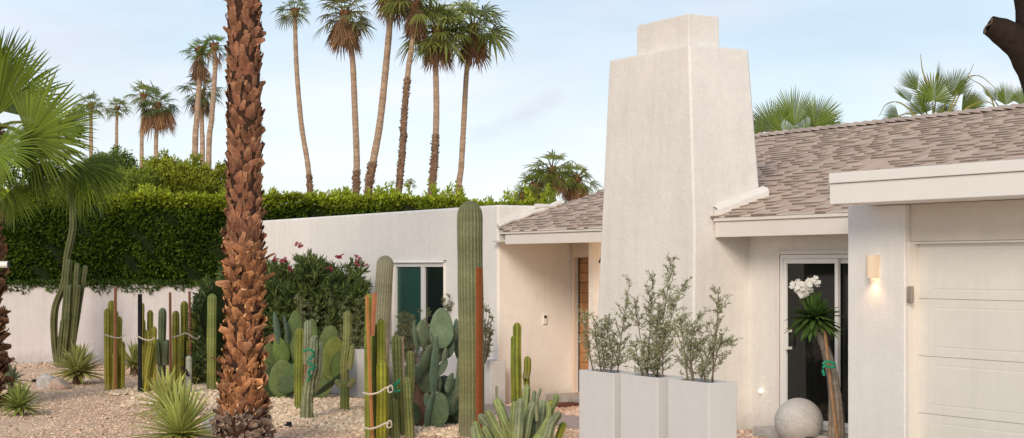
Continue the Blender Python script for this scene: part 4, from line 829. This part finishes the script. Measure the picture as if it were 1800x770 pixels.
cactus('cactus', 668, 21, [([(664, 740), (668, 640), (671, 560), (678, 449)], 15)], 'fat fuzzy grey green column cactus rising beside the window', None, 20, (.36, .33, .22), (.20, .195, .125), depth=.10, spines=.045)
T = cactus('saguaro', 828, 18.2, [([(829, 790), (829, 650), (827, 500), (826, 420), (826, 353)], 22.5)], 'tallest thick green saguaro column in front of the white wing wall', None, 20, (.23, .245, .125), (.11, .13, .06), depth=.11, spines=.032, n=60, wob=.012)
stake('wooden_stake', [(842, 770), (842, 470)], 17.95, 9.5, (.27, .075, .02), 'dark orange stake standing right against the tall saguaro', 'wooden stakes among the cacti')
cactus('cactus', 912, 21.6, [([(911, 720), (909, 650), (909, 567)], 8), ([(904, 720), (903, 650), (903, 590)], 6, {'dy': .12}), ([(927, 720), (926, 680), (924, 655)], 6), ([(924, 665), (927, 650), (927, 626)], 6.5, {'ground': False})],
       'green column cactus with one short arm in front of the entry recess', None, 5, (.30, .34, .05), (.09, .12, .02), depth=.28)

# prickly pears
def pad(g, base, d, nor, L, W, th, c, dots=26):
    d = unit(d); nor = unit(np.asarray(nor, float)-d*np.dot(nor, d)); s = np.cross(d, nor); n_, m = 14, 18
    t = (1-np.cos(np.linspace(0, np.pi, n_)))/2; w_ = W/2*np.sqrt(np.clip(np.sin(np.pi*t**.82), 0, 1))*(1+.02*np.sin(7*t)); w_[0] = W*.12; w_[-1] = .001; a = np.arange(m)*2*np.pi/m
    bend = .06*L*np.sin(np.pi*t)*rng.normal()*.6
    cc = base+d*(t*L)[:, None]+nor*bend[:, None]; h = th/2*np.sqrt(np.clip(np.sin(np.pi*np.clip(t, .03, .97)), 0, 1))
    V = cc[:, None]+np.cos(a)[None, :, None]*w_[:, None, None]*s+(np.sin(a)*np.abs(np.sin(a))**.3)[None, :, None]*np.minimum(h, w_)[:, None, None]*nor
    C = np.array(c)*(1+rng.normal(size=(n_, m, 1))*.05)
    g.grid(V, C, wrap=True)
    for k in range(dots):
        i = rng.integers(2, n_-2); j = rng.integers(0, m); p = V[i, j]; o = unit(p-cc[i]); q = unit(nor*np.sign(np.dot(o, nor)+1e-6)+o*.3)
        sd_ = unit(np.cross(q, d))*.004; dd = unit(q+rng.normal(size=3)*.5)*.014
        g.add([p-sd_, p+sd_, p+dd], [(0, 1, 2)], (.60, .55, .36))
def pear(px, Y, pads, label, col, name='prickly_pear', th=.045, var=.15, trunk=None):
    T = Thing(name, Gd(px, Y), label, 'cactus')
    for (x0, y0, x1, y1, wpx, yaw, dy, *cc) in pads:
        g = G(); a, b_ = P(x0, y0, Y+dy), P(x1, y1, Y+dy+rng.uniform(-.06, .06)); wpx *= .86; L = np.linalg.norm(b_-a)
        pad(g, a, b_-a, np.array([math.sin(R(yaw)), -math.cos(R(yaw)), .1]), L, wpx*Y/F, th, np.array(cc[0] if cc else col)*rng.uniform(1-var, 1+var))
        T.part('pad', g, M['pad'], smooth=True)
    if trunk: T.part('stalk', trunk, M['bark'], smooth=True)
    return T
GP = (.12, .165, .055); YP = (.19, .225, .05); BP = (.135, .175, .105)
pear(520, 23, [
    (500, 700, 495, 632, 60, 10, 0), (525, 690, 513, 640, 52, -25, -.2, (.10, .16, .05)), (535, 700, 540, 630, 58, 35, .1), (560, 700, 566, 610, 60, -10, .15), (475, 700, 478, 640, 40, 20, .1, (.05, .08, .03)),
    (500, 640, 487, 592, 34, 15, .05, (.12, .18, .045)), (490, 604, 482, 548, 20, 55, 0, (.10, .155, .10)), (508, 605, 498, 553, 18, 70, .1, (.09, .14, .10)), (512, 650, 520, 545, 42, 20, .2, (.10, .15, .05)), (533, 640, 523, 585, 44, 0, .15),
    (545, 665, 520, 640, 40, 0, .3), (585, 668, 590, 592, 56, 15, .1, YP), (590, 666, 605, 615, 50, -30, .0, (.11, .155, .04)), (570, 680, 562, 600, 30, 60, .2, YP), (556, 694, 607, 652, 30, 75, -.3, (.06, .10, .05)), (574, 620, 583, 572, 40, 0, .25, (.13, .18, .05)),
    (548, 600, 548, 560, 26, 20, .3), (562, 650, 566, 600, 16, 60, -.2, (.10, .16, .10)), (480, 640, 470, 600, 30, 30, .2), (510, 690, 500, 660, 44, 0, -.3, (.07, .11, .04)), (470, 680, 473, 620, 30, 40, .3)],
    'large green prickly pear with many rounded pads, right of the huge trunk', GP)
tg = G(); tg.tube(cat([P(752, 775, 19.1), P(745, 735, 19.1), P(742, 700, 19.1), P(746, 660, 19.1)], 10), np.linspace(.21, .10, 10)*np.array([1, 1.1, .95, 1, 1, 1, 1, 1, 1, 1]), 12, (.19, .11, .075))
pear(755, 19, [
    (776, 612, 776, 541, 50, 0, -.1, (.15, .22, .13)), (745, 606, 742, 562, 34, 30, 0), (735, 618, 728, 565, 20, 60, -.1), (783, 630, 788, 582, 36, -20, 0, (.09, .135, .085)), (762, 700, 768, 590, 28, 55, -.25, (.11, .175, .115)),
    (752, 690, 748, 625, 44, 15, -.1), (720, 730, 717, 640, 46, 20, .1, (.09, .13, .07)), (722, 700, 723, 616, 24, 50, -.05), (750, 752, 762, 688, 26, 60, -.3, (.12, .18, .13)), (764, 750, 775, 690, 50, -15, -.25, (.10, .15, .08)),
    (795, 720, 806, 628, 18, 60, -.1), (790, 730, 802, 665, 40, -25, .1, (.08, .13, .075)), (808, 740, 804, 670, 42, 10, .15, (.06, .09, .05)), (772, 690, 773, 660, 10, 60, -.1), (815, 560, 816, 600, 30, 10, .2), (812, 640, 802, 560, 26, -35, .25, (.09, .14, .10)),
    (762, 640, 765, 600, 40, 0, .1), (756, 600, 768, 574, 24, 30, .05), (790, 700, 778, 660, 40, 0, .2, (.06, .09, .06)), (729, 606, 735, 575, 22, -60, .1), (778, 760, 800, 700, 46, 10, .3, (.05, .075, .04)), (700, 720, 706, 650, 30, 20, .4, (.05, .08, .04)), (742, 655, 758, 605, 26, 40, -.2), (768, 660, 786, 632, 20, -30, -.2, (.10, .15, .09)), (735, 670, 724, 640, 24, 10, -.2), (786, 690, 796, 655, 18, 30, -.25, (.12, .17, .11)), (800, 700, 812, 676, 18, 0, -.2), (758, 720, 748, 690, 22, 30, -.3, (.11, .16, .10)), (731, 745, 724, 705, 30, 20, -.2, (.08, .12, .06)), (780, 640, 784, 610, 18, 60, -.15), (766, 610, 758, 580, 18, 50, -.1), (795, 600, 803, 575, 16, 30, .0)],
    'blue green prickly pear with a brown scarred stalk, left of the saguaro', BP, trunk=tg)
# pale branching cactus at the bottom
T = Thing('cactus', Gd(908, 17.3), 'pale green many fingered cactus spreading at the bottom, right of the saguaro', 'cactus')
fl = [(842, 728, 880, 775, 13), (856, 720, 885, 770, 13), (872, 700, 892, 765, 14), (873, 678, 874, 704, 4), (877, 712, 895, 760, 11), (905, 705, 902, 770, 12), (915, 700, 910, 775, 13), (926, 676, 918, 770, 13), (924, 735, 905, 775, 10),
      (940, 686, 930, 750, 7), (950, 682, 944, 740, 5), (955, 703, 946, 775, 13), (977, 692, 971, 715, 10), (972, 703, 955, 765, 13), (984, 724, 962, 770, 13), (992, 742, 975, 790, 11), (835, 740, 855, 790, 12), (832, 748, 845, 800, 10), (850, 748, 870, 790, 12), (898, 735, 885, 790, 12), (930, 745, 935, 790, 12),
      (961, 745, 935, 785, 13), (888, 725, 893, 770, 9), (938, 705, 925, 760, 12), (962, 705, 962, 740, 8), (868, 742, 880, 790, 13), (912, 742, 915, 790, 14), (946, 725, 940, 780, 14), (966, 735, 950, 790, 14)]
for i, (x1, y1, x0, y0, wp) in enumerate(fl):
    dy = rng.uniform(-.25, .25)
    c = (np.array((.34, .41, .16)) if rng.random() < .5 else np.array((.31, .37, .21)))*rng.uniform(.85, 1.15)
    if i in (15, 13): c = np.array((.34, .36, .05))
    bas = P(908+(x0-908)*.6, 790, 17.3+dy*.3); bas[2] = -.02; path = [bas, P(x0, y0, 17.3+dy), P((x0+x1)/2+rng.normal()*2, (y0+y1)/2, 17.3+dy), P(x1, y1, 17.3+dy)]
    if wp < 6: path = path[1:]
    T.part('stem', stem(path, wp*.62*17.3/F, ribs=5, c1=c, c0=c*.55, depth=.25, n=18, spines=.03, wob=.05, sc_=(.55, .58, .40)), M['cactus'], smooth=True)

# ------------------------------------------------------------------ yuccas / agaves
def yucca(px, Y, cy, rpx, label, n=90, wid=.024, col=(.18, .24, .06), edge=(.42, .42, .16), up_=.0):
    b = Gd(px, Y); T = Thing('yucca', b, label, 'yucca', 'spiky rosette yuccas on the gravel'); g = G(); Rr = rpx*1.22*Y/F; wid = wid*1.3; col = (col[0]*2.5, col[1]*1.95, col[2]*1.7); edge = tuple(x*1.45 for x in edge); c = P(px, cy, Y); c[2] = max(c[2], .06)
    g.tube([b-np.array([0, 0, .05]), c], [Rr*.18, Rr*.14], 10, (.18, .12, .08)); T.part('stalk', g, M['bark'])
    g = G()
    for k in range(n):
        a = k*2.39996; el = 1.45-1.75*(k/n)**.85+rng.normal()*.06+up_; L = Rr*rng.uniform(.82, 1.1); el = max(el, -.25)
        d = np.array([math.cos(a)*math.cos(el), math.sin(a)*math.cos(el), math.sin(el)]); s = unit(np.cross(d, [0, 0, 1.])); nr = np.cross(s, d); t = np.array([0, .15, .45, .75, 1]); w_ = np.array([.7, 1.0, .95, .6, .03])*wid
        cc = c+d*(t*L)[:, None]; cc[:, 2] -= .10*L*t**2*max(0, math.cos(el)); cc[:, 2] = np.maximum(cc[:, 2], .015)
        V = np.stack([cc-s*w_[:, None]*.9+nr*w_[:, None]*.35, cc-s*w_[:, None]*.6+nr*w_[:, None]*.2, cc, cc+s*w_[:, None]*.6+nr*w_[:, None]*.2, cc+s*w_[:, None]*.9+nr*w_[:, None]*.35], 1)
        b_ = rng.uniform(.7, 1.25); C = np.stack([np.array(edge)*b_, np.array(col)*b_, np.array(col)*b_*.8, np.array(col)*b_, np.array(edge)*b_], 0)
        g.grid(V, np.repeat(C[None], 5, 0))
    T.part('leaves', g, M['leaf']); return T
yucca(137, 26.3, 655, 47, 'round spiky yucca with yellow edged leaves beside the pale boulder', 110, .032, (.17, .22, .07), (.46, .45, .22))
yucca(34, 20.8, 716, 42, 'small spiky yucca at the left edge below the near palm', 100, .022, (.13, .20, .05), (.36, .40, .17))
yucca(236, 28.5, 640, 36, 'yucca half hidden behind the cactus clumps near the wall', 70, .026, (.15, .20, .06), (.42, .42, .2))
yucca(295, 20.6, 716, 62, 'yucca just behind the biggest one in the foreground', 80, .026, (.22, .29, .08), (.44, .48, .2), .1)
yucca(318, 17.6, 764, 84, 'biggest yucca in the foreground beside the huge palm trunk', 100, .026, (.20, .27, .08), (.44, .50, .22), .1)
yucca(20, 24.0, 672, 30, 'small dull green agave in the shade of the left palm trunk', 30, .03, (.10, .14, .09), (.16, .2, .13))

# ------------------------------------------------------------------ rocks and gravel
def rock(px, py, Y, sx, sy, sz, col, label, grp='pale boulders on the gravel'):
    g = G(); c = Gd(px, Y)+np.array([0, 0, sz*.3]); nt_, npz = 14, 20; th = np.linspace(0, np.pi, nt_); ph = np.arange(npz)*2*np.pi/npz
    D = np.stack([np.sin(th)[:, None]*np.cos(ph)[None], np.sin(th)[:, None]*np.sin(ph)[None], np.cos(th)[:, None]*np.ones_like(ph)[None]], -1)
    k = rdir(9); off = rng.uniform(.62, .95, 9); dot = D@k.T; sc_ = np.min(np.where(dot > .05, off/np.maximum(dot, .05), 9), -1); sc_ = np.minimum(sc_, 1.0)
    g.grid(c+D*sc_[..., None]*np.array([sx, sy, sz]), np.array(col)*(1+rng.normal(size=(nt_, npz, 1))*.05), wrap=True); solo('boulder', g, M['stone'], Gd(px, Y), label, 'boulder', grp, smooth=False)
rock(83, 675, 25.6, .17, .16, .17, (.50, .47, .45), 'grey white boulder left of the pair beside the yucca')
rock(104, 677, 25.3, .19, .15, .13, (.56, .42, .33), 'tan flat boulder right of the pair beside the yucca')
rock(378, 735, 18.6, .16, .14, .16, (.50, .48, .46), 'grey white boulder tucked against the foot of the huge palm trunk')
for (x, y) in ((508, 745), (60, 668)):
    Yr = 5439/(y+4-468); g = G(); p = Gd(x, Yr); g.tube([p, p+np.array([0, 0, .05])], [.03, .035], 10); g.tube([p+np.array([-.06, 0, .01]), p+np.array([0, 0, .02])], .01, 6)
    solo('drip_emitter', g, M['black'], p, {508: 'small black irrigation cap on the gravel right of the huge palm trunk', 60: 'small black irrigation cap on the gravel near the left palm'}[x], 'irrigation cap', 'irrigation caps')
g0 = G()
def scatter(g, X, Y, S, cols, z0=0, flat=.6):
    n = len(X); o = np.array([(1, 0, 0), (0, 1, 0), (-1, 0, 0), (0, -1, 0), (0, 0, 1)], float)
    a = rng.random(n)*6.283; sc_ = S[:, None]*rng.uniform(.6, 1.3, (n, 3))*np.array([1, 1, flat]); V = o[None]*sc_[:, None]
    V = V+rng.normal(size=V.shape)*.18*S[:, None, None]
    ca, sa = np.cos(a)[:, None], np.sin(a)[:, None]; x = V[..., 0]*ca-V[..., 1]*sa; y = V[..., 0]*sa+V[..., 1]*ca
    V = np.stack([x+X[:, None], y+Y[:, None], V[..., 2]+z0], -1); f = np.array([(0, 1, 4), (1, 2, 4), (2, 3, 4), (3, 0, 4)])
    Fs = (f[None]+np.arange(n)[:, None, None]*5).reshape(-1, 3); c = np.array(cols)[rng.integers(0, len(cols), n)]*rng.uniform(.65, 1.3, (n, 1))
    g.add(V.reshape(-1, 3), Fs, np.repeat(c, 5, 0))
n = 60000; Yq = 16.5+rng.random(n)**1.3*15.3; px = rng.uniform(-60, 1030, n); X = (px-900)/F*Yq; vv = CA*X+SA*Yq; k = vv < 10.95
scatter(g0, X[k], Yq[k], rng.uniform(.008, .019, k.sum()), [(.74, .53, .37), (.80, .58, .41), (.56, .39, .27), (.86, .68, .51), (.68, .48, .34)], .0)
solo('gravel', g0, M['pebble'], (0, 0, 0), 'fine tan gravel covering the garden bed', 'gravel', kind='stuff')
g0 = G()
def patch(cx, Yc, rx, ry, n, s=(.018, .042)):
    r_ = np.sqrt(rng.random(n)); a = rng.random(n)*6.283; ed = 1+.15*np.sin(a*5)+.1*np.sin(a*9+1); X = (cx-900)/F*Yc+rx*r_*ed*np.cos(a); Y = Yc+ry*r_*ed*np.sin(a); k = (CA*X+SA*Y) < 11.55; z = .035*(1-r_[k])
    scatter(g0, X[k], Y[k], rng.uniform(*s, k.sum()), [(.70, .53, .37), (.77, .61, .44), (.80, .68, .52), (.54, .41, .28), (.72, .58, .43)], z[:, None], .8)
patch(560, 20.9, 1.6, 1.9, 9000); patch(700, 20.3, 1.1, 1.5, 4500); patch(360, 24.8, 1.0, 2.6, 4200); patch(240, 24.8, .35, .8, 500); patch(760, 18.8, .9, .7, 3000); patch(500, 23, .8, 1.0, 2500)
solo('stone_mulch', g0, M['pebble'], (0, 0, 0), 'pinkish crushed stone mounded around the cacti', 'crushed stone', kind='stuff')
g0 = G(); n = 5200; uu = rng.uniform(14, 19.2, n); vv = rng.uniform(10.75, 11.6, n); pt = np.array([H(a, b_, 0) for a, b_ in zip(vv, uu)])
scatter(g0, pt[:, 0], pt[:, 1], rng.uniform(.018, .04, n), [(.60, .42, .31), (.70, .52, .40), (.72, .60, .50), (.45, .30, .22)], .01, .8)
solo('stone_mulch', g0, M['pebble'], H(11.2, 16, 0), 'pinkish crushed stone along the foot of the house wall', 'crushed stone', kind='stuff')

gl = G(); n = 900; Yl = np.concatenate([31.9-rng.random(600)**2*2.2, rng.uniform(18, 30, 300)]); Xl = (rng.uniform(-40, 640, n)-900)/F*Yl
Pt = np.stack([Xl, Yl, np.full(n, .025)], 1); leaves(gl, Pt, unit(rdir(n)*np.array([1, 1, .15])), rng.uniform(.03, .06, n), .022, tint(n, (.20, .13, .07), .4, (.34, .30, .14), .3))
solo('leaf_litter', gl, M['dry'], (0, 0, 0), 'dry brown leaves scattered on the gravel', 'fallen leaves', kind='stuff')
# ------------------------------------------------------------------ shrubs
def shrub(name, px, Y, stems, label, leafL, leafW, cols, nper, woodc=(.14, .11, .07), spread=.12, cat_='shrub', rs=.008, flowers=None, tipup=.9):
    T = Thing(name, Gd(px, Y), label, cat_); g = G(); gl = G()
    for (x0, y0, x1, y1, dy) in stems:
        a = P(x0, y0, Y+dy*.3); e_ = P(x1, y1, Y+dy); mid = (a+e_)/2+rng.normal(size=3)*.04; q = cat([a, mid, e_], 12); g.tube(q, np.linspace(rs, rs*.3, 12), 5, woodc, cap=False)
        L = np.linalg.norm(e_-a); m = int(nper*L); t = .18+.82*rng.random(m)**.8; base = np.stack([np.interp(t*11, np.arange(12), q[:, k]) for k in range(3)], 1); dr = unit(q[-1]-q[0])
        nt_ = max(3, int(L*18)); tw = rng.integers(0, nt_, m); td = unit(rdir(nt_)+dr*.7); tl = rng.uniform(.3, 1, nt_)*spread*(L**.5)*1.3; tp = rng.uniform(.12, .97, nt_); tb = np.stack([np.interp(tp*11, np.arange(12), q[:, k]) for k in range(3)], 1)
        tl = tl*(1.15-.75*tp)
        for k in range(nt_): g.tube([tb[k], tb[k]+td[k]*tl[k]], [rs*.35, rs*.15], 3, woodc, cap=False)
        Pt = tb[tw]+td[tw]*(tl[tw]*rng.random(m))[:, None]+rng.normal(size=(m, 3))*spread*.06
        C = tint(m, cols[0], .3, cols[1], .35); leaves(gl, Pt, unit(rdir(m)*.75+td[tw]*.7+dr*tipup*.6), rng.uniform(.7, 1.2, m)*leafL, leafW, C, .45)
    T.part('stems', g, M['trunk'], smooth=True); T.part('leaves', gl, M['leaf'])
    if flowers:
        col, pts, s, npet = flowers
        for (x, y, r_) in pts:
            gf = G()
            for k in range(npet):
                c = P(x, y, Y-.25)+rdir(1)[0]*r_*Y/F*rng.random()**.5*np.array([1, 1, .7]); d0 = unit(rng.normal(size=3)+np.array([0, -1, .5]))
                A_ = unit(np.cross(d0, [0, 0, 1.])); B_ = np.cross(d0, A_)
                for j in range(5):
                    an = j*1.2566; pd = unit(A_*math.cos(an)+B_*math.sin(an)+d0*.35); sd_ = unit(np.cross(pd, d0)); gf.quads(np.array([[c, c+pd*s*.6+sd_*s*.33, c+pd*s, c+pd*s*.6-sd_*s*.33]]), np.array(col)*rng.uniform(.8, 1.1))
            T.part('flower_cluster', gf, M['flower'])
    return T
# oleander: dark long leaves, pink flowers
st = []
for k in range(330):
    x1 = rng.uniform(345, 645); top = np.interp(x1, [345, 370, 450, 500, 525, 555, 590, 625, 648], [560, 490, 470, 445, 432, 448, 440, 455, 500])
    y1 = top+rng.random()**1.3*150+rng.uniform(0, 14); x0 = 500+(x1-500)*.6+rng.normal()*20; st.append((x0 if x1 > 440 else x1+30, 655, x1, y1, rng.uniform(-.7, .75) if x1 > 440 else rng.uniform(.9, 2.2)))
for k in range(110):
    x1 = rng.uniform(343, 450); st.append((x1+rng.uniform(5, 40), 650, x1, np.interp(x1, [343, 365, 400, 450], [540, 488, 475, 465])+rng.random()**1.2*120, rng.uniform(.9, 2.0)))
T = shrub('oleander', 500, 25.1, st, 'large dark green oleander with pink flowers against the white wing wall', .13, .024, ((.075, .115, .035), (.20, .25, .07)), 270, (.09, .07, .04), .26,
      flowers=((.36, .05, .08), [(526, 432, 10), (600, 450, 10), (625, 457, 10), (637, 466, 9), (580, 473, 9), (500, 458, 8), (509, 475, 7), (486, 456, 8)], .034, 8))
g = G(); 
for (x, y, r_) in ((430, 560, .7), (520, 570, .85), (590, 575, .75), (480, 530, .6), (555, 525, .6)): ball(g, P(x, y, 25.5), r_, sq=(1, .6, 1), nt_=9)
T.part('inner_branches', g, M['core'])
# feathery grey green shrub in front of it
st = []
for k in range(60):
    x1 = rng.uniform(515, 650); y1 = np.interp(x1, [515, 530, 560, 590, 615, 640, 650], [520, 505, 545, 500, 520, 515, 560])+rng.random()**2*60; st.append((580+(x1-580)*.5, 670, x1, y1, rng.uniform(-.4, .4)))
shrub('rosemary_shrub', 580, 24.5, st, 'feathery grey green shrub behind the green prickly pear', .05, .010, ((.22, .25, .12), (.36, .38, .20)), 360, (.12, .13, .06), .14)
# potted olives before the window
st = []
for k in range(34):
    x1 = rng.uniform(688, 800); y1 = np.interp(x1, [688, 710, 750, 790, 800], [560, 545, 540, 505, 530])+rng.random()**2*70; st.append((745+(x1-745)*.45, 640, x1, y1, rng.uniform(-.25, .25)))
shrub('olive_shrub', 745, 23.8, st, 'loose olive shrub in the long low planter before the window', .045, .011, ((.15, .17, .07), (.26, .27, .13)), 190, (.16, .13, .09), .13)
st = []
for k in range(12):
    x1 = rng.uniform(845, 868); y1 = rng.uniform(520, 610); st.append((852, 640, x1, y1, rng.uniform(-.1, .1)))
shrub('olive_shrub', 855, 22.0, st, 'thin olive sprigs peeking out right of the saguaro', .04, .011, ((.14, .16, .07), (.24, .25, .13)), 150, (.16, .13, .09), .1)
# low white planters by the wing
def trough(loc_box, label, hb=True, top=.62):
    v0, v1, u0, u1 = loc_box; T = Thing('planter_box', H((v0+v1)/2, (u0+u1)/2, 0), label, 'planter', 'white box planters', rz=RZ); g = G(); pocket(g, v0, v1, u0, u1, top); T.part('box', g, M['planter'], bevel=.008)
    g = G(); hbox(g, v0+.03, v1-.03, u0+.03, u1-.03, top-.08, top-.05, (.10, .07, .05)); T.part('soil', g, M['stone']); return T
def pocket(g, v0, v1, u0, u1, top, t_=.025):
    o = [(v0, u0), (v1, u0), (v1, u1), (v0, u1)]; i_ = [(v0+t_, u0+t_), (v1-t_, u0+t_), (v1-t_, u1-t_), (v0+t_, u1-t_)]
    V = [H(a, b_, 0) for a, b_ in o]+[H(a, b_, top) for a, b_ in o]+[H(a, b_, top) for a, b_ in i_]+[H(a, b_, top-.2) for a, b_ in i_]
    f = [(3, 2, 1, 0)]+[(i, (i+1) % 4, (i+1) % 4+4, i+4) for i in range(4)]+[(i+4, (i+1) % 4+4, (i+1) % 4+8, i+8) for i in range(4)]+[(i+8, (i+1) % 4+8, (i+1) % 4+12, i+12) for i in range(4)]+[(12, 13, 14, 15)]
    g.add(V, f)
trough((10.74, 10.98, vp(862, 10.74), vp(652, 10.74)), 'long low white planter under the window behind the cacti', top=.615)
trough((9.75, 10.2, vp(628, 9.75), vp(628, 9.75)+1.3), 'low white planter behind the green prickly pear', top=.70)

# three tall planters with young olives
c3 = P(1246, 672, 14.0); v3 = CA*c3[0]+SA*c3[1]; u3 = -SA*c3[0]+CA*c3[1]
tops = []
for i, (t_, lab) in enumerate(((0, 'tall white planter nearest the glass door, rightmost of three'), (.763, 'tall white planter in the middle of the row of three'), (1.487, 'tall white planter nearest the entry, leftmost of three'))):
    trough((v3, v3+.305, u3+t_, u3+t_+.61), lab, top=.895); tops.append((v3+.15, u3+t_+.3))
OG = 'young olive trees in the tall planters'
def olive(idx, stems, label, n=300):
    v, u = tops[idx]; b = H(v, u, .85); Y = b[1]; T = Thing('olive_tree', b, label, 'olive tree', OG); g = G(); gl = G()
    for (x0, pts, dens) in stems:
        dz = rng.uniform(-.08, .08); q = [P(x0, 672, Y+dz)]; q[0][2] = .83; q = cat(q+[P(a, b_, Y+dz+rng.uniform(-.06, .06)) for a, b_ in pts], 24); g.tube(q, np.linspace(.008, .0022, 24), 6, (.20, .16, .12), cap=False)
        L = np.sum(np.linalg.norm(np.diff(q, axis=0), axis=1)); nb = int(L*46)
        for k in range(nb):
            tt = rng.uniform(.10, 1); f = tt*23; j = min(int(f), 22); p = q[j]*(1-f+j)+q[j+1]*(f-j); dr = unit(q[j+1]-q[j]); d = unit(rng.normal(size=3)*np.array([1, 1, .5])+dr*.8); l_ = rng.uniform(.06, .27)*(1.1-.7*tt)
            e_ = p+d*l_+np.array([0, 0, .02]); g.tube([p, (p+e_)/2, e_], [.0025, .002, .001], 3, (.22, .2, .13), cap=False)
            m = int(l_*n*dens*.50)+2; r_ = rng.random(m)[:, None]; Pt = p*(1-r_)+e_*r_+rng.normal(size=(m, 3))*.006; leaves(gl, Pt, unit(rdir(m)*.8+d*.8+np.array([0, 0, .25])), rng.uniform(.026, .044, m), .0105, tint(m, (.29, .31, .16), .3, (.50, .51, .36), .4), .45)
    T.part('trunk', g, M['trunk'], smooth=True); T.part('crown', gl, M['leaf']); return T
olive(2, [(1045, [(1036, 620), (1030, 580), (1027, 555)], .8), (1058, [(1052, 620), (1046, 590), (1050, 568)], .8), (1060, [(1063, 620), (1068, 590), (1072, 560)], 1), (1085, [(1090, 610), (1098, 550), (1108, 490)], 1.1), (1072, [(1078, 620), (1080, 600)], .9), (1066, [(1058, 600), (1062, 575)], .8)], 'wispy young olive in the leftmost tall planter')
olive(1, [(1138, [(1140, 620), (1145, 540), (1148, 475)], 1.2), (1155, [(1160, 600), (1172, 520), (1179, 460)], 1.2), (1165, [(1166, 600), (1180, 560), (1200, 500)], 1.1), (1140, [(1130, 620), (1122, 570), (1118, 530)], 1), (1150, [(1158, 640), (1165, 600)], 1.2), (1132, [(1124, 640), (1115, 605)], 1), (1150, [(1155, 580), (1158, 540)], 1.3)], 'tallest young olive in the middle tall planter')
olive(0, [(1252, [(1256, 600), (1262, 550), (1262, 508)], 1.0), (1210, [(1204, 620), (1198, 580), (1196, 560)], 1.1), (1218, [(1214, 620), (1220, 580), (1232, 555)], 1.1), (1240, [(1234, 630), (1226, 605)], 1.2), (1248, [(1264, 610), (1282, 600)], .9), (1230, [(1240, 640), (1250, 612)], 1.0), (1222, [(1216, 640), (1222, 610)], 1.2)], 'young olive with one tall bare shoot in the rightmost tall planter')

# ------------------------------------------------------------------ concrete ball
bc = Gd(1404, 17.2)+np.array([0, 0, .255]); T = Thing('concrete_ball', Gd(1404, 17.2), 'smooth grey concrete ball with a seam beside the glass door', 'ball'); g = G()
th = np.concatenate([np.linspace(0, np.pi/2-.03, 26), [np.pi/2-.012, np.pi/2, np.pi/2+.012], np.linspace(np.pi/2+.03, np.pi, 26)]); rr = np.ones(55)*.255; rr[26:29] = [.2535, .2515, .2535]
ph = np.arange(64)*2*np.pi/64; V = np.stack([np.sin(th)[:, None]*np.cos(ph)[None], np.sin(th)[:, None]*np.sin(ph)[None], np.cos(th)[:, None]*np.ones_like(ph)[None]], -1)*rr[:, None, None]
Mr = np.array(Matrix.Rotation(R(7), 3, 'Y')); g.grid(bc+V@Mr.T, (1, 1, 1), wrap=True); T.part('sphere', g, M['concrete'], smooth=True)
g = G(); p = P(1424, 771, 16.95); box(g, p[0]-.04, p[0]+.04, p[1], p[1]+.03, p[2]-.03, p[2]+.015); T.part('socket', g, M['dark'])

# ------------------------------------------------------------------ madagascar palm
Yp = 16.5; b = Gd(1474, Yp); T = Thing('pachypodium', b, 'spiny trunked plant with a green rosette and white flowers before the glass door', 'potted succulent'.replace('potted ', ''))
T.part('trunk', stem([np.array([b[0]-.02, Yp, -.05]), P(1470, 740, Yp), P(1466, 680, Yp), P(1456, 630, Yp), P(1440, 585, Yp), P(1432, 560, Yp)], .095, ribs=9, c1=(.30, .27, .235), c0=(.18, .16, .14), depth=.1, spines=.03, topr=.03, n=50, lump_=.002), M['trunk'], smooth=True)
g = G(); hb = P(1432, 560, Yp)
for k in range(120):
    a = k*2.39996; el = 1.35-2.0*(k/120)**.8+rng.normal()*.08; L = rng.uniform(.24, .34); d = np.array([math.cos(a)*math.cos(el), math.sin(a)*math.cos(el), math.sin(el)]); s = unit(np.cross(d, [0, 0, 1.])); nr = np.cross(s, d); t = np.array([0, .2, .5, .8, 1]); w_ = np.array([.4, .85, 1, .8, .08])*.026
    cc = hb+d*(t*L)[:, None]; cc[:, 2] -= .22*L*t**2*max(.1, math.cos(el)); V = np.stack([cc-s*w_[:, None]+nr*w_[:, None]*.4, cc, cc+s*w_[:, None]+nr*w_[:, None]*.4], 1); c = np.array((.055, .105, .022))*rng.uniform(.7, 1.4)
    g.grid(V, np.repeat(np.stack([c, c*1.6, c])[None], 5, 0))
T.part('leaves', g, M['leaf'])
for (x, y, r_) in ((1403, 503, 13), (1417, 506, 12), (1428, 497, 12), (1411, 515, 9)):
    g = G(); g.tube([hb, P(x+4, y+25, Yp-.05), P(x, y+4, Yp-.08)], [.011, .009, .007], 6, (.12, .18, .05)); T.part('flower_stalk', g, M['leaf']); g = G()
    for k in range(15):
        c = P(x, y, Yp-.1)+rdir(1)[0]*r_*Yp/F*rng.random()**.4*np.array([1, .7, .9]); d0 = unit(rng.normal(size=3)*.5+np.array([0, -1, .4])); A_ = unit(np.cross(d0, [0, 0, 1.])); B_ = np.cross(d0, A_)
        for j in range(5):
            an = j*1.2566; pd = unit(A_*math.cos(an)+B_*math.sin(an)+d0*.25); sd_ = unit(np.cross(pd, d0)); s = .034; g.quads(np.array([[c, c+pd*s*.6+sd_*s*.42, c+pd*s, c+pd*s*.6-sd_*s*.42]]), (.82, .80, .74))
    T.part('flower_cluster', g, M['flower'])
stake('wooden_stake', [(1476, 800), (1462, 690), (1450, 580)], 16.36, 4.5, (.42, .24, .12), 'wooden stake leaning on the flowering plant at the glass door', 'wooden stakes among the cacti')
tie([(1446, 640), (1454, 635), (1464, 638), (1468, 644), (1458, 646), (1450, 642), (1446, 650), (1449, 660)], 16.25, 5, 'green tape binding the flowering plant to its stake', 'tape', 'plant_tape', 'tape', 'green tapes tied round plants')
